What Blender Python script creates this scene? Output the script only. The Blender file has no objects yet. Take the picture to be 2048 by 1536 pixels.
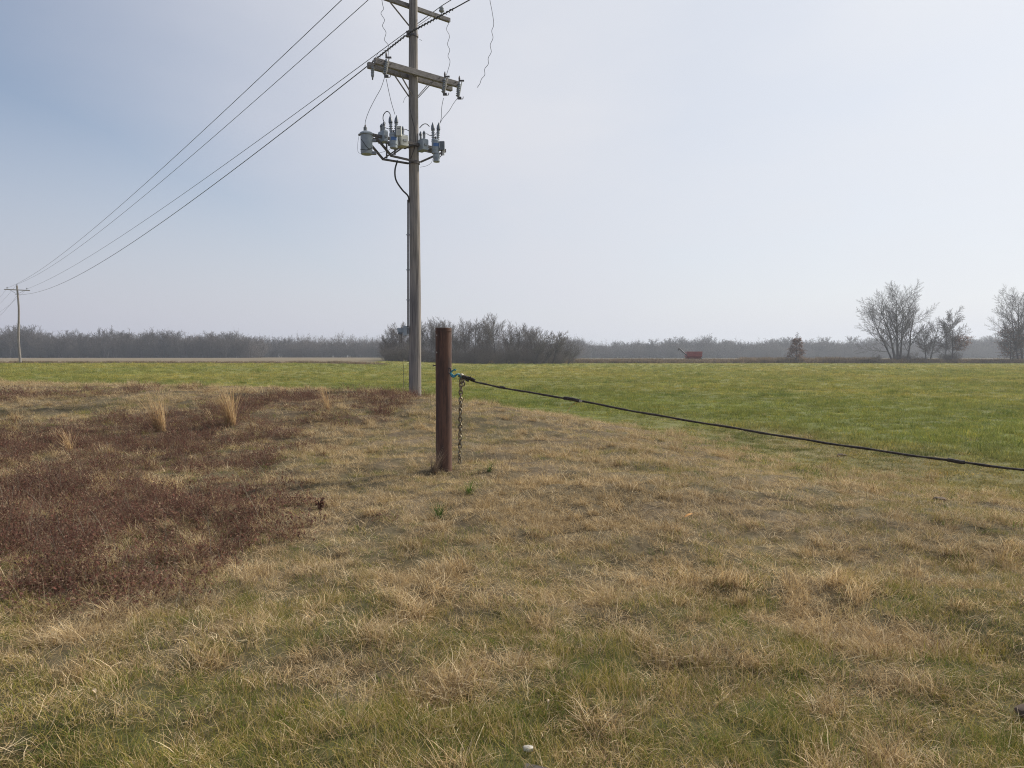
import bpy, math, random
import numpy as np
from mathutils import Vector, Matrix, Quaternion

# ------------------------------------------------------------------ camera, sky, sun, exposure
scene = bpy.context.scene
col = scene.collection
FPX, EYE = 1450.0, 2.0
PITCH = math.atan(57.0 / FPX)
SUN_AZ, SUN_EL = math.radians(57), math.radians(38)      # azimuth to the right of the view direction

cam_d = bpy.data.cameras.new('camera')
cam_d.sensor_width = 36.0
cam_d.lens = 36.0 * FPX / 2048.0
cam_d.clip_start, cam_d.clip_end = 0.05, 6000
cam = bpy.data.objects.new('camera', cam_d)
cam.location = (0, 0, EYE)
cam.rotation_euler = (math.pi / 2 - PITCH, 0, 0)
col.objects.link(cam)
scene.camera = cam

world = bpy.data.worlds.new('World')
scene.world = world
world.use_nodes = True
wn, wl = world.node_tree.nodes, world.node_tree.links
wn.clear()
w_out = wn.new('ShaderNodeOutputWorld')
w_bg = wn.new('ShaderNodeBackground')
w_bg.inputs['Strength'].default_value = 0.1
sky = wn.new('ShaderNodeTexSky')
sky.sky_type = 'NISHITA'
sky.sun_disc = False
sky.sun_elevation = SUN_EL
sky.sun_rotation = SUN_AZ
sky.air_density, sky.dust_density, sky.ozone_density = 1.0, 0.8, 1.0
tc = wn.new('ShaderNodeTexCoord')
# thin high cloud veil: pale, thinner in some places, brighter towards the sun
nz = wn.new('ShaderNodeTexNoise')
nz.inputs['Scale'].default_value = 1.6
nz.inputs['Detail'].default_value = 5.0
nz.inputs['Roughness'].default_value = 0.5
mp = wn.new('ShaderNodeMapping')
mp.inputs['Location'].default_value = (0.62, 0.0, 0.35)
mp.inputs['Scale'].default_value = (1.0, 1.0, 2.4)
sund = (math.sin(SUN_AZ) * math.cos(SUN_EL), math.cos(SUN_AZ) * math.cos(SUN_EL), math.sin(SUN_EL))
def maprange(src, a, b, c, d):
    m = wn.new('ShaderNodeMapRange')
    for k, v in (('From Min', a), ('From Max', b), ('To Min', c), ('To Max', d)): m.inputs[k].default_value = v
    wl.new(src, m.inputs['Value'])
    return m.outputs['Result']
def wmath(op, x, y):
    m = wn.new('ShaderNodeMath'); m.operation = op
    for k, v in enumerate((x, y)):
        if isinstance(v, (int, float)): m.inputs[k].default_value = v
        else: wl.new(v, m.inputs[k])
    return m.outputs[0]
dotn = wn.new('ShaderNodeVectorMath'); dotn.operation = 'DOT_PRODUCT'
dotn.inputs[1].default_value = sund
sep = wn.new('ShaderNodeSeparateXYZ')
veil = wn.new('ShaderNodeMix'); veil.data_type = 'RGBA'
veil.inputs['A'].default_value = (4.55, 4.60, 5.30, 1)
veil.inputs['B'].default_value = (7.2, 7.38, 7.7, 1)
mixs = wn.new('ShaderNodeMix'); mixs.data_type = 'RGBA'
wl.new(tc.outputs['Generated'], mp.inputs['Vector'])
wl.new(mp.outputs['Vector'], nz.inputs['Vector'])
wl.new(tc.outputs['Generated'], dotn.inputs[0])
wl.new(tc.outputs['Generated'], sep.inputs[0])
wl.new(maprange(dotn.outputs['Value'], 0.0, 1.0, 0.0, 1.0), veil.inputs['Factor'])
thick = wmath('ADD', maprange(dotn.outputs['Value'], 0.16, 0.54, 0.25, 0.95), maprange(nz.outputs['Fac'], 0.3, 0.7, -0.16, 0.16))
low = maprange(sep.outputs['Z'], 0.03, 0.36, 1.0, 0.0)
wl.new(wmath('MINIMUM', wmath('MAXIMUM', thick, low), 1.0), mixs.inputs['Factor'])
wl.new(sky.outputs['Color'], mixs.inputs['A'])
wl.new(veil.outputs['Result'], mixs.inputs['B'])
wl.new(mixs.outputs['Result'], w_bg.inputs['Color'])
wl.new(w_bg.outputs['Background'], w_out.inputs['Surface'])

sun_d = bpy.data.lights.new('sun', 'SUN')
sun_d.energy = 4.0
sun_d.angle = math.radians(3.0)
sun_d.color = (1.0, 0.93, 0.82)
sun = bpy.data.objects.new('sun', sun_d)
sun.rotation_euler = Vector(sund).to_track_quat('Z', 'Y').to_euler()
sun.location = (60, 50, 80)
col.objects.link(sun)

vs = scene.view_settings
vs.view_transform = 'Standard'
vs.look = 'None'
vs.exposure = 0.27
vs.gamma = 1.0
vs.use_curve_mapping = False
scene.cycles.use_denoising = True
scene.cycles.denoiser = 'OPENIMAGEDENOISE'
scene.cycles.denoising_prefilter = 'NONE'
scene.cycles.denoising_input_passes = 'RGB_ALBEDO_NORMAL'
scene.cycles.use_adaptive_sampling = False
scene.cycles.filter_width = 1.1
scene.cycles.max_bounces = 6
scene.cycles.diffuse_bounces = 3
scene.cycles.transparent_max_bounces = 8
scene.cycles.volume_bounces = 0

HAZE_DENSITY = 0.00048

# ------------------------------------------------------------------ helpers
def at(u, v, Y):
    """a point Y metres ahead that stands at pixel u, v of the 2048x1536 photograph"""
    cp, sp = math.cos(PITCH), math.sin(PITCH)
    a, b = (u - 1024.0) / FPX, (v - 768.0) / FPX
    ry, rz = cp - b * sp, -sp - b * cp
    t = Y / ry
    return Vector((a * t, Y, EYE + rz * t))

def tag(o, label=None, cat=None, group=None, kind=None):
    if label: o['label'] = label
    if cat: o['category'] = cat
    if group: o['group'] = group
    if kind: o['kind'] = kind
    return o

def empty(name, loc, label, cat, group=None):
    o = bpy.data.objects.new(name, None)
    o.location = loc
    o.empty_display_size = 0.2
    col.objects.link(o)
    return tag(o, label, cat, group)

def basis(d):
    d = Vector(d).normalized()
    ref = Vector((0, 0, 1)) if abs(d.z) < 0.92 else Vector((1, 0, 0))
    a = d.cross(ref).normalized()
    return a, a.cross(d).normalized()

class MB:
    """collects shapes in world space; build() links them as one mesh object"""
    def __init__(self):
        self.v, self.f = [], []
    def box(self, c, hx, hy, hz, ax=None):
        c = Vector(c)
        X, Y, Z = ax if ax else (Vector((1, 0, 0)), Vector((0, 1, 0)), Vector((0, 0, 1)))
        n = len(self.v)
        for sx, sy, sz in ((-1,-1,-1),(1,-1,-1),(1,1,-1),(-1,1,-1),(-1,-1,1),(1,-1,1),(1,1,1),(-1,1,1)):
            self.v.append(tuple(c + X * (sx * hx) + Y * (sy * hy) + Z * (sz * hz)))
        for q in ((0,3,2,1),(4,5,6,7),(0,1,5,4),(1,2,6,5),(2,3,7,6),(3,0,4,7)):
            self.f.append(tuple(n + i for i in q))
        return self
    def bar(self, p0, p1, hw, hh, up=(0, 0, 1)):
        p0, p1 = Vector(p0), Vector(p1)
        d = (p1 - p0)
        L = d.length
        d.normalize()
        s = d.cross(Vector(up)).normalized()
        t = s.cross(d)
        return self.box((p0 + p1) / 2, L / 2, hw, hh, (d, s, t))
    def tube(self, pts, rad, n=6, cap=True):
        pts = [Vector(p) for p in pts]
        if not hasattr(rad, '__len__'): rad = [rad] * len(pts)
        base = len(self.v)
        m = len(pts)
        a = None
        for i, p in enumerate(pts):
            d = (pts[min(i + 1, m - 1)] - pts[max(i - 1, 0)])
            if d.length < 1e-9: d = Vector((0, 0, 1))
            d.normalize()
            if a is None: a, b = basis(d)
            else:
                a = (a - d * a.dot(d))
                if a.length < 1e-6: a, b = basis(d)
                a.normalize()
                b = a.cross(d)
            for k in range(n):
                t = 2 * math.pi * k / n
                self.v.append(tuple(p + (a * math.cos(t) + b * math.sin(t)) * rad[i]))
        for i in range(m - 1):
            for k in range(n):
                k2 = (k + 1) % n
                self.f.append((base + i*n + k, base + i*n + k2, base + (i+1)*n + k2, base + (i+1)*n + k))
        if cap:
            self.f.append(tuple(base + k for k in range(n))[::-1])
            self.f.append(tuple(base + (m-1)*n + k for k in range(n)))
        return self
    def lathe(self, c, prof, n=16, axis=(0, 0, 1)):
        c, d = Vector(c), Vector(axis).normalized()
        a, b = basis(d)
        base, m = len(self.v), len(prof)
        for r, z in prof:
            for k in range(n):
                t = 2 * math.pi * k / n
                self.v.append(tuple(c + d * z + (a * math.cos(t) + b * math.sin(t)) * max(r, 1e-4)))
        for i in range(m - 1):
            for k in range(n):
                k2 = (k + 1) % n
                self.f.append((base + i*n + k, base + i*n + k2, base + (i+1)*n + k2, base + (i+1)*n + k))
        self.f.append(tuple(base + k for k in range(n))[::-1])
        self.f.append(tuple(base + (m-1)*n + k for k in range(n)))
        return self
    def build(self, name, mat, parent=None, smooth=False, bevel=0.0):
        me = bpy.data.meshes.new(name)
        off = Vector((0, 0, 0))
        q = parent
        while q is not None:
            off += q.location
            q = q.parent
        me.from_pydata([(x - off.x, y - off.y, z - off.z) for x, y, z in self.v], [], self.f)
        import bmesh
        bm = bmesh.new(); bm.from_mesh(me)
        bmesh.ops.recalc_face_normals(bm, faces=bm.faces)
        bm.to_mesh(me); bm.free()
        if mat: me.materials.append(mat)
        if smooth:
            me.polygons.foreach_set('use_smooth', [True] * len(me.polygons))
            try: me.set_sharp_from_angle(angle=math.radians(40))
            except Exception: pass
        o = bpy.data.objects.new(name, me)
        col.objects.link(o)
        if parent: o.parent = parent
        if bevel:
            b = o.modifiers.new('bevel', 'BEVEL'); b.width = bevel; b.segments = 2
            b.limit_method = 'ANGLE'
        return o

def spline(pts, n=8):
    """Catmull-Rom through points"""
    P = [Vector(p) for p in pts]
    if len(P) < 3: 
        return [P[0].lerp(P[-1], i / n) for i in range(n + 1)]
    out = []
    Q = [P[0] * 2 - P[1]] + P + [P[-1] * 2 - P[-2]]
    for i in range(1, len(Q) - 2):
        for k in range(n):
            t = k / n
            a, b, c, d = Q[i-1], Q[i], Q[i+1], Q[i+2]
            out.append(0.5 * ((2*b) + (c - a)*t + (2*a - 5*b + 4*c - d)*t*t + (3*b - a - 3*c + d)*t*t*t))
    out.append(P[-1])
    return out

# ------------------------------------------------------------------ numpy noise
_nrng = np.random.default_rng(11)
_NG = _nrng.random((256, 256))
def vnoise(x, y, s=1.0, seed=0):
    x = np.asarray(x, float) / s + 37.3 * seed
    y = np.asarray(y, float) / s + 91.7 * seed
    xi, yi = np.floor(x).astype(int), np.floor(y).astype(int)
    fx, fy = x - xi, y - yi
    fx, fy = fx*fx*(3-2*fx), fy*fy*(3-2*fy)
    g = lambda a, b: _NG[a % 256, b % 256]
    return (g(xi,yi)*(1-fx)+g(xi+1,yi)*fx)*(1-fy) + (g(xi,yi+1)*(1-fx)+g(xi+1,yi+1)*fx)*fy
def fbm(x, y, s=1.0, seed=0, o=4):
    t, a, n = 0, 1, 0
    for k in range(o):
        t = t + a * vnoise(x, y, s / 2**k, seed + k * 3); n += a; a *= 0.55
    return t / n
def sstep(a, b, x):
    t = np.clip((np.asarray(x, float) - a) / (b - a), 0, 1)
    return t*t*(3-2*t)

# ------------------------------------------------------------------ terrain
BERM = np.array([(-160,62),(-80,46),(-30,36),(-12,29.5),(-3,25),(1.5,21.5),(3.9,17.5),(5.2,13),(6.9,9.5),(9.6,7),(14,5),(30,2),(90,-6)], float)
def berm_dist(x, y):
    """signed distance to the edge of the bank: positive on the bank, negative in the field"""
    x = np.asarray(x, float); y = np.asarray(y, float)
    best = np.full(x.shape, 1e9); sgn = np.ones(x.shape)
    for (x0, y0), (x1, y1) in zip(BERM[:-1], BERM[1:]):
        dx, dy = x1 - x0, y1 - y0
        t = np.clip(((x-x0)*dx + (y-y0)*dy) / (dx*dx+dy*dy), 0, 1)
        d = np.hypot(x - x0 - t*dx, y - y0 - t*dy)
        cr = dx*(y-y0) - dy*(x-x0)
        m = d < best
        best = np.where(m, d, best); sgn = np.where(m, np.where(cr < 0, 1, -1), sgn)
    return best * sgn
def height(x, y, micro=True):
    x = np.asarray(x, float); y = np.asarray(y, float)
    sd = berm_dist(x, y)
    k = sstep(-1.5, 5.0, sd)
    hb = 0.36 + 0.08*sstep(4, 10, y) + 0.55*sstep(11, 22, y) - 0.16*np.exp(-((x+7)/4.0)**2 - ((y-9)/5.0)**2)
    hf = 0.70*sstep(6, 34, -x)*sstep(38, 112, y)
    h = hb*k + hf*(1-k)
    if micro:
        near = 1 - sstep(20, 60, np.hypot(x, y))
        h = h + near*(0.35 + 0.65*k)*(0.13*(fbm(x, y, 1.3, 5, 3) - 0.5) + 0.10*(fbm(x, y, 3.7, 8, 2) - 0.5) + 0.08*(vnoise(x, y, 0.55, 15) - 0.5) + 0.06*(vnoise(x, y, 0.27, 17) - 0.5))
        h = h + (1-k)*0.05*(vnoise(x, y, 9, 2) - 0.5)
    return h
def H(x, y):
    return float(height(np.array([x]), np.array([y]))[0])

def field_edge(x, y):
    """distance ahead where the green crop ends"""
    r = np.asarray(x, float) / np.maximum(np.asarray(y, float), 1)
    return 118 + 66*sstep(-0.205, -0.17, r)

def poly_mask(x, y, poly, soft):
    x = np.asarray(x, float); y = np.asarray(y, float)
    inside = np.zeros(x.shape, bool); best = np.full(x.shape, 1e9)
    n = len(poly)
    for i in range(n):
        x0, y0 = poly[i]; x1, y1 = poly[(i+1) % n]
        c = ((y0 > y) != (y1 > y)) & (x < (x1-x0)*(y-y0)/((y1-y0) if y1 != y0 else 1e-9) + x0)
        inside ^= c
        dx, dy = x1-x0, y1-y0
        t = np.clip(((x-x0)*dx + (y-y0)*dy)/(dx*dx+dy*dy), 0, 1)
        best = np.minimum(best, np.hypot(x-x0-t*dx, y-y0-t*dy))
    s = np.where(inside, best, -best)
    return sstep(-soft, soft, s)

# red-leaved bramble on the bank: world outlines (metres)
BRAMBLE_A = [(-9.5,4.2),(-5.2,4.7),(-3.2,4.85),(-2.55,5.4),(-2.35,6.2),(-2.9,7.4),(-3.6,8.6),(-5.2,9.8),(-7.5,11.0),(-14,11.4),(-14,5)]
BRAMBLE_B = [(-15,10.5),(-9.5,10.6),(-6.2,11.4),(-4.4,13.0),(-3.4,15.5),(-2.6,19.2),(-1.9,22.0),(-4.5,22.8),(-6.2,20.5),(-7.5,17.5),(-9.5,14.6),(-15,13.2)]
BRAMBLE_C = [(-18,16.5),(-12,18.5),(-9.5,20.5),(-10.5,22),(-14,21.5),(-20,19.5)]
BRAMBLE_D = [(-12,9.5),(-6,9.3),(-4.4,9.8),(-3.7,11.2),(-3.6,13.2),(-7,13),(-12,12)]
def bramble(x, y):
    wx = x + 1.8*(fbm(x, y, 1.2, 21) - 0.5); wy = y + 2.6*(fbm(x, y, 1.4, 27) - 0.5)
    m = np.maximum(poly_mask(wx, wy, BRAMBLE_A, 0.75), poly_mask(wx, wy, BRAMBLE_B, 1.2))
    m = np.maximum(m, 0.75*poly_mask(wx, wy, BRAMBLE_C, 1.2))
    m = np.maximum(m, 0.8*poly_mask(wx, wy, BRAMBLE_D, 0.9))
    m = np.maximum(m, 0.55*poly_mask(wx, wy, [(-3.6,6.0),(-2.0,6.4),(-2.1,8.2),(-3.4,9.6),(-5,9.6)], 0.6))
    gap = sstep(0.46, 0.64, fbm(x, y, 1.1, 33))
    return m*(1 - 0.72*gap)
def greenness(x, y):
    """share of living grass among the dead grass of the bank"""
    g = sstep(0.46, 0.62, fbm(x, y, 1.15, 41, 4))
    g = np.maximum(g*0.85, 0.50*sstep(0.38, 0.58, fbm(x, y, 0.5, 45)))
    near = 1 - sstep(3.6, 6.2, y)
    g = np.clip(g*(0.40 + 0.5*near) + 0.22*near + 0.20*sstep(1.5, 5, x)*(1-sstep(9,14,y)), 0, 1)
    straw = np.exp(-((x-0.2)/1.9)**2 - ((y-7.6)/1.7)**2)
    return np.clip(g*(1 - 0.8*straw), 0, 1)

def ground_color(x, y):
    sd = berm_dist(x, y)
    wob = 1.1*(fbm(x, y, 1.6, 51) - 0.5)
    k = sstep(-0.5, 0.7, sd + wob)[..., None]
    g = greenness(x, y)[..., None]; r = bramble(x, y)[..., None]
    n = fbm(x, y, 0.6, 61)[..., None]
    dead = np.array([0.135,0.105,0.068]) * (0.75 + 0.5*n)
    live = np.array([0.085,0.085,0.034]) * (0.8 + 0.4*n)
    bram = np.array([0.100,0.062,0.042]) * (0.8 + 0.4*n)
    bank = dead*(1-g) + live*g
    bank = bank*(1-r) + bram*r
    fld = crop_color(x, y)*(0.78 + 0.30*sstep(40, 130, np.hypot(x, y)))[..., None]
    e = field_edge(x, y)
    far = sstep(-3, 4, y - e)[..., None]
    nb = fbm(x, y*3, 30, 71)[..., None]
    rr = (np.asarray(x, float)/np.maximum(np.asarray(y, float), 1))[..., None]
    side = sstep(-0.21, -0.17, rr)
    brown = (np.array([0.205,0.165,0.110])*(1-side) + np.array([0.115,0.100,0.060])*side)*(0.75 + 0.5*nb)
    c = fld*(1-far) + brown*far
    return bank*k + c*(1-k)
def crop_color(x, y):
    sd = -berm_dist(x, y)
    lush = np.clip((1 - sstep(9, 26, sd + 16*(fbm(x, y*0.7, 9, 81)-0.5))), 0, 1)
    thin = (1 - sstep(1.0, 5.5, sd + 4*(fbm(x, y, 2.5, 83)-0.5))) * sstep(2.0, 7.0, x)
    yel = sstep(0.36, 0.62, fbm(x, y*0.6, 14, 85))
    yel = np.clip(yel*(1-lush), 0, 1)[..., None]
    thin = thin[..., None]
    n = fbm(x, y, 3.0, 87)[..., None]
    lushc = np.array([0.185,0.203,0.067])
    basec = np.array([0.215,0.220,0.074])
    yelc = np.array([0.255,0.240,0.082])
    thinc = np.array([0.215,0.190,0.088])
    l = lush[..., None]
    c = (basec*(1-yel) + yelc*yel)*(1-l) + lushc*l
    c = c*(1-thin) + thinc*thin
    return c*(0.82 + 0.36*n)

# ------------------------------------------------------------------ materials
def new_mat(name):
    m = bpy.data.materials.new(name)
    m.use_nodes = True
    nt = m.node_tree
    b = nt.nodes['Principled BSDF']
    return m, nt, b
def noise(nt, scale, detail=4, vec=None, rough=0.55):
    n = nt.nodes.new('ShaderNodeTexNoise')
    n.inputs['Scale'].default_value = scale
    n.inputs['Detail'].default_value = detail
    n.inputs['Roughness'].default_value = rough
    if vec is not None: nt.links.new(vec, n.inputs['Vector'])
    return n
def mapped(nt, scale=(1, 1, 1), coord='Object'):
    t = nt.nodes.new('ShaderNodeTexCoord')
    m = nt.nodes.new('ShaderNodeMapping')
    m.inputs['Scale'].default_value = scale
    nt.links.new(t.outputs[coord], m.inputs['Vector'])
    return m.outputs['Vector']
def ramp(nt, fac, stops):
    r = nt.nodes.new('ShaderNodeValToRGB')
    el = r.color_ramp.elements
    while len(el) < len(stops): el.new(0.5)
    for e, (p, c) in zip(el, stops):
        e.position = p; e.color = (*c, 1)
    nt.links.new(fac, r.inputs['Fac'])
    return r
def bump(nt, b, h, strength=0.3, dist=0.01):
    n = nt.nodes.new('ShaderNodeBump')
    n.inputs['Strength'].default_value = strength
    n.inputs['Distance'].default_value = dist
    nt.links.new(h, n.inputs['Height'])
    nt.links.new(n.outputs['Normal'], b.inputs['Normal'])
def noisy(name, c0, c1, scale=8, rough=0.7, metal=0.0, stretch=(1, 1, 1), bstr=0.2, bdist=0.004, lo=0.35, hi=0.65, coord='Object'):
    m, nt, b = new_mat(name)
    v = mapped(nt, stretch, coord)
    n = noise(nt, scale, 6, v)
    r = ramp(nt, n.outputs['Fac'], [(lo, c0), (hi, c1)])
    nt.links.new(r.outputs['Color'], b.inputs['Base Color'])
    b.inputs['Roughness'].default_value = rough
    b.inputs['Metallic'].default_value = metal
    if bstr: bump(nt, b, n.outputs['Fac'], bstr, bdist)
    return m

def mat_blade():
    m, nt, b = new_mat('grass_blade')
    a = nt.nodes.new('ShaderNodeAttribute'); a.attribute_name = 'Col'
    t = nt.nodes.new('ShaderNodeAttribute'); t.attribute_name = 'tint'; t.attribute_type = 'INSTANCER'
    mul = nt.nodes.new('ShaderNodeVectorMath'); mul.operation = 'MULTIPLY'
    nt.links.new(a.outputs['Color'], mul.inputs[0]); nt.links.new(t.outputs['Vector'], mul.inputs[1])
    d = nt.nodes.new('ShaderNodeBsdfDiffuse'); tr = nt.nodes.new('ShaderNodeBsdfTranslucent')
    mx = nt.nodes.new('ShaderNodeMixShader'); mx.inputs['Fac'].default_value = 0.35
    nt.links.new(mul.outputs['Vector'], d.inputs['Color']); nt.links.new(mul.outputs['Vector'], tr.inputs['Color'])
    nt.links.new(d.outputs[0], mx.inputs[1]); nt.links.new(tr.outputs[0], mx.inputs[2])
    nt.links.new(mx.outputs[0], nt.nodes['Material Output'].inputs['Surface'])
    nt.nodes.remove(b)
    return m
def mat_ground():
    m, nt, b = new_mat('ground_soil')
    a = nt.nodes.new('ShaderNodeAttribute'); a.attribute_name = 'Col'
    g = nt.nodes.new('ShaderNodeNewGeometry')
    n1 = noise(nt, 14, 6, g.outputs['Position'])
    mpn = nt.nodes.new('ShaderNodeMapping'); mpn.inputs['Scale'].default_value = (0.55, 0.5, 1)
    nt.links.new(g.outputs['Position'], mpn.inputs['Vector'])
    n2 = noise(nt, 1.0, 6, mpn.outputs['Vector'], 0.65)
    r1 = ramp(nt, n1.outputs['Fac'], [(0.25, (0.55,0.55,0.55)), (0.75, (1.35,1.35,1.35))])
    r2 = ramp(nt, n2.outputs['Fac'], [(0.30, (0.72,0.74,0.70)), (0.70, (1.22,1.20,1.20))])
    m1 = nt.nodes.new('ShaderNodeVectorMath'); m1.operation = 'MULTIPLY'
    m2 = nt.nodes.new('ShaderNodeVectorMath'); m2.operation = 'MULTIPLY'
    nt.links.new(a.outputs['Color'], m1.inputs[0]); nt.links.new(r1.outputs['Color'], m1.inputs[1])
    nt.links.new(m1.outputs['Vector'], m2.inputs[0]); nt.links.new(r2.outputs['Color'], m2.inputs[1])
    nt.links.new(m2.outputs['Vector'], b.inputs['Base Color'])
    b.inputs['Roughness'].default_value = 0.95
    b.inputs['Specular IOR Level'].default_value = 0.1
    bump(nt, b, n1.outputs['Fac'], 0.6, 0.03)
    return m
def mat_wood(name, lo, hi, dark):
    m, nt, b = new_mat(name)
    v = mapped(nt, (14, 14, 0.55))
    n = noise(nt, 1.6, 8, v, 0.65)
    v2 = mapped(nt, (1.2, 1.2, 0.35))
    n2 = noise(nt, 1.4, 3, v2)
    r = ramp(nt, n.outputs['Fac'], [(0.30, dark), (0.42, lo), (0.62, hi), (0.8, lo)])
    r2 = ramp(nt, n2.outputs['Fac'], [(0.35, (0.80,0.80,0.84)), (0.65, (1.12,1.08,1.0))])
    mm = nt.nodes.new('ShaderNodeVectorMath'); mm.operation = 'MULTIPLY'
    nt.links.new(r.outputs['Color'], mm.inputs[0]); nt.links.new(r2.outputs['Color'], mm.inputs[1])
    nt.links.new(mm.outputs['Vector'], b.inputs['Base Color'])
    b.inputs['Roughness'].default_value = 0.9
    b.inputs['Specular IOR Level'].default_value = 0.2
    bump(nt, b, n.outputs['Fac'], 0.8, 0.012)
    return m
M = {}
M['blade'] = mat_blade()
M['ground'] = mat_ground()
M['pole'] = mat_wood('weathered_pole_wood', (0.20,0.184,0.172), (0.345,0.318,0.29), (0.085,0.078,0.074))
M['arm'] = noisy('weathered_crossarm_wood', (0.17,0.155,0.145), (0.31,0.285,0.265), 9, 0.9, stretch=(1,1,6), bstr=0.4)
M['steel'] = noisy('galvanised_steel', (0.20,0.21,0.22), (0.34,0.35,0.36), 20, 0.55, 0.5, bstr=0.05)
M['dark_steel'] = noisy('weathered_steel', (0.07,0.065,0.065), (0.15,0.13,0.12), 18, 0.6, 0.4, bstr=0.1)
M['paint'] = noisy('grey_equipment_paint', (0.25,0.29,0.325), (0.35,0.395,0.43), 6, 0.45, bstr=0.03)
M['paint_dark'] = noisy('dark_grey_paint', (0.10,0.12,0.14), (0.16,0.18,0.21), 6, 0.5, bstr=0.03)
M['cream'] = noisy('cream_box_paint', (0.50,0.50,0.44), (0.62,0.62,0.56), 7, 0.5, bstr=0.03)
M['porcelain'] = noisy('grey_porcelain', (0.20,0.22,0.24), (0.34,0.36,0.38), 12, 0.25, bstr=0.0)
M['rubber'] = noisy('black_insulation', (0.016,0.015,0.015), (0.04,0.037,0.035), 14, 0.6, bstr=0.1)
M['wire'] = noisy('weathered_wire', (0.045,0.045,0.048), (0.09,0.09,0.09), 12, 0.55, 0.3, bstr=0.0)
M['blue'] = noisy('faded_blue_sticker', (0.05,0.13,0.34), (0.08,0.18,0.42), 9, 0.5, bstr=0.0)
M['print'] = noisy('grey_print', (0.10,0.10,0.10), (0.18,0.18,0.18), 30, 0.6, bstr=0.0)
M['white'] = noisy('chalky_white', (0.30,0.27,0.22), (0.66,0.62,0.55), 26, 0.7, bstr=0.2)

def mat_rust():
    m, nt, b = new_mat('rusted_pipe_steel')
    v = mapped(nt, (1.6, 1.6, 0.22))
    n = noise(nt, 9, 8, v, 0.72)
    n2 = noise(nt, 60, 4, v)
    r = ramp(nt, n.outputs['Fac'], [(0.28, (0.040,0.028,0.024)), (0.44, (0.080,0.045,0.034)), (0.58, (0.150,0.078,0.052)), (0.75, (0.085,0.060,0.050))])
    nt.links.new(r.outputs['Color'], b.inputs['Base Color'])
    b.inputs['Roughness'].default_value = 0.82
    b.inputs['Metallic'].default_value = 0.15
    bump(nt, b, n2.outputs['Fac'], 0.35, 0.002)
    return m
M['rust'] = mat_rust()
M['rope'] = noisy('dirty_black_rope', (0.018,0.014,0.011), (0.060,0.047,0.036), 40, 0.85, bstr=0.6, bdist=0.004)
M['chain'] = noisy('tarnished_chain', (0.13,0.10,0.06), (0.38,0.32,0.22), 30, 0.45, 0.6, bstr=0.1)
M['teal'] = noisy('teal_strap', (0.015,0.13,0.19), (0.03,0.24,0.32), 25, 0.6, bstr=0.3)
M['bark'] = noisy('grey_bark', (0.075,0.066,0.060), (0.14,0.126,0.114), 3, 0.95, stretch=(1,1,0.3), bstr=0.3, bdist=0.02)
M['twig'] = noisy('bare_twigs', (0.085,0.072,0.063), (0.145,0.125,0.110), 2, 0.95, bstr=0.0)
M['twig_dark'] = noisy('dark_bare_twigs', (0.072,0.058,0.048), (0.125,0.103,0.087), 2, 0.95, bstr=0.0)
M['twig_pale'] = noisy('pale_bare_twigs', (0.125,0.104,0.088), (0.20,0.170,0.146), 2, 0.95, bstr=0.0)
M['leaf_brown'] = noisy('withered_oak_leaves', (0.17,0.085,0.052), (0.28,0.155,0.095), 2.5, 0.9, bstr=0.0)
M['red_paint'] = noisy('faded_red_paint', (0.26,0.034,0.031), (0.38,0.066,0.053), 3, 0.5, bstr=0.05)
M['tyre'] = noisy('tyre_rubber', (0.02,0.02,0.02), (0.045,0.042,0.04), 10, 0.85, bstr=0.1)
M['orange_leaf'] = noisy('dry_orange_leaf', (0.48,0.22,0.05), (0.66,0.36,0.12), 30, 0.7, bstr=0.2)
M['soil'] = noisy('dry_soil_clod', (0.055,0.038,0.028), (0.13,0.09,0.06), 12, 0.95, bstr=0.6, bdist=0.02)
M['gravel'] = noisy('pale_gravel', (0.50,0.48,0.44), (0.66,0.64,0.60), 0.8, 0.9, bstr=0.1)
M['debris'] = noisy('grey_brown_wood_scrap', (0.04,0.032,0.027), (0.10,0.082,0.068), 12, 0.9, bstr=0.4)

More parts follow.
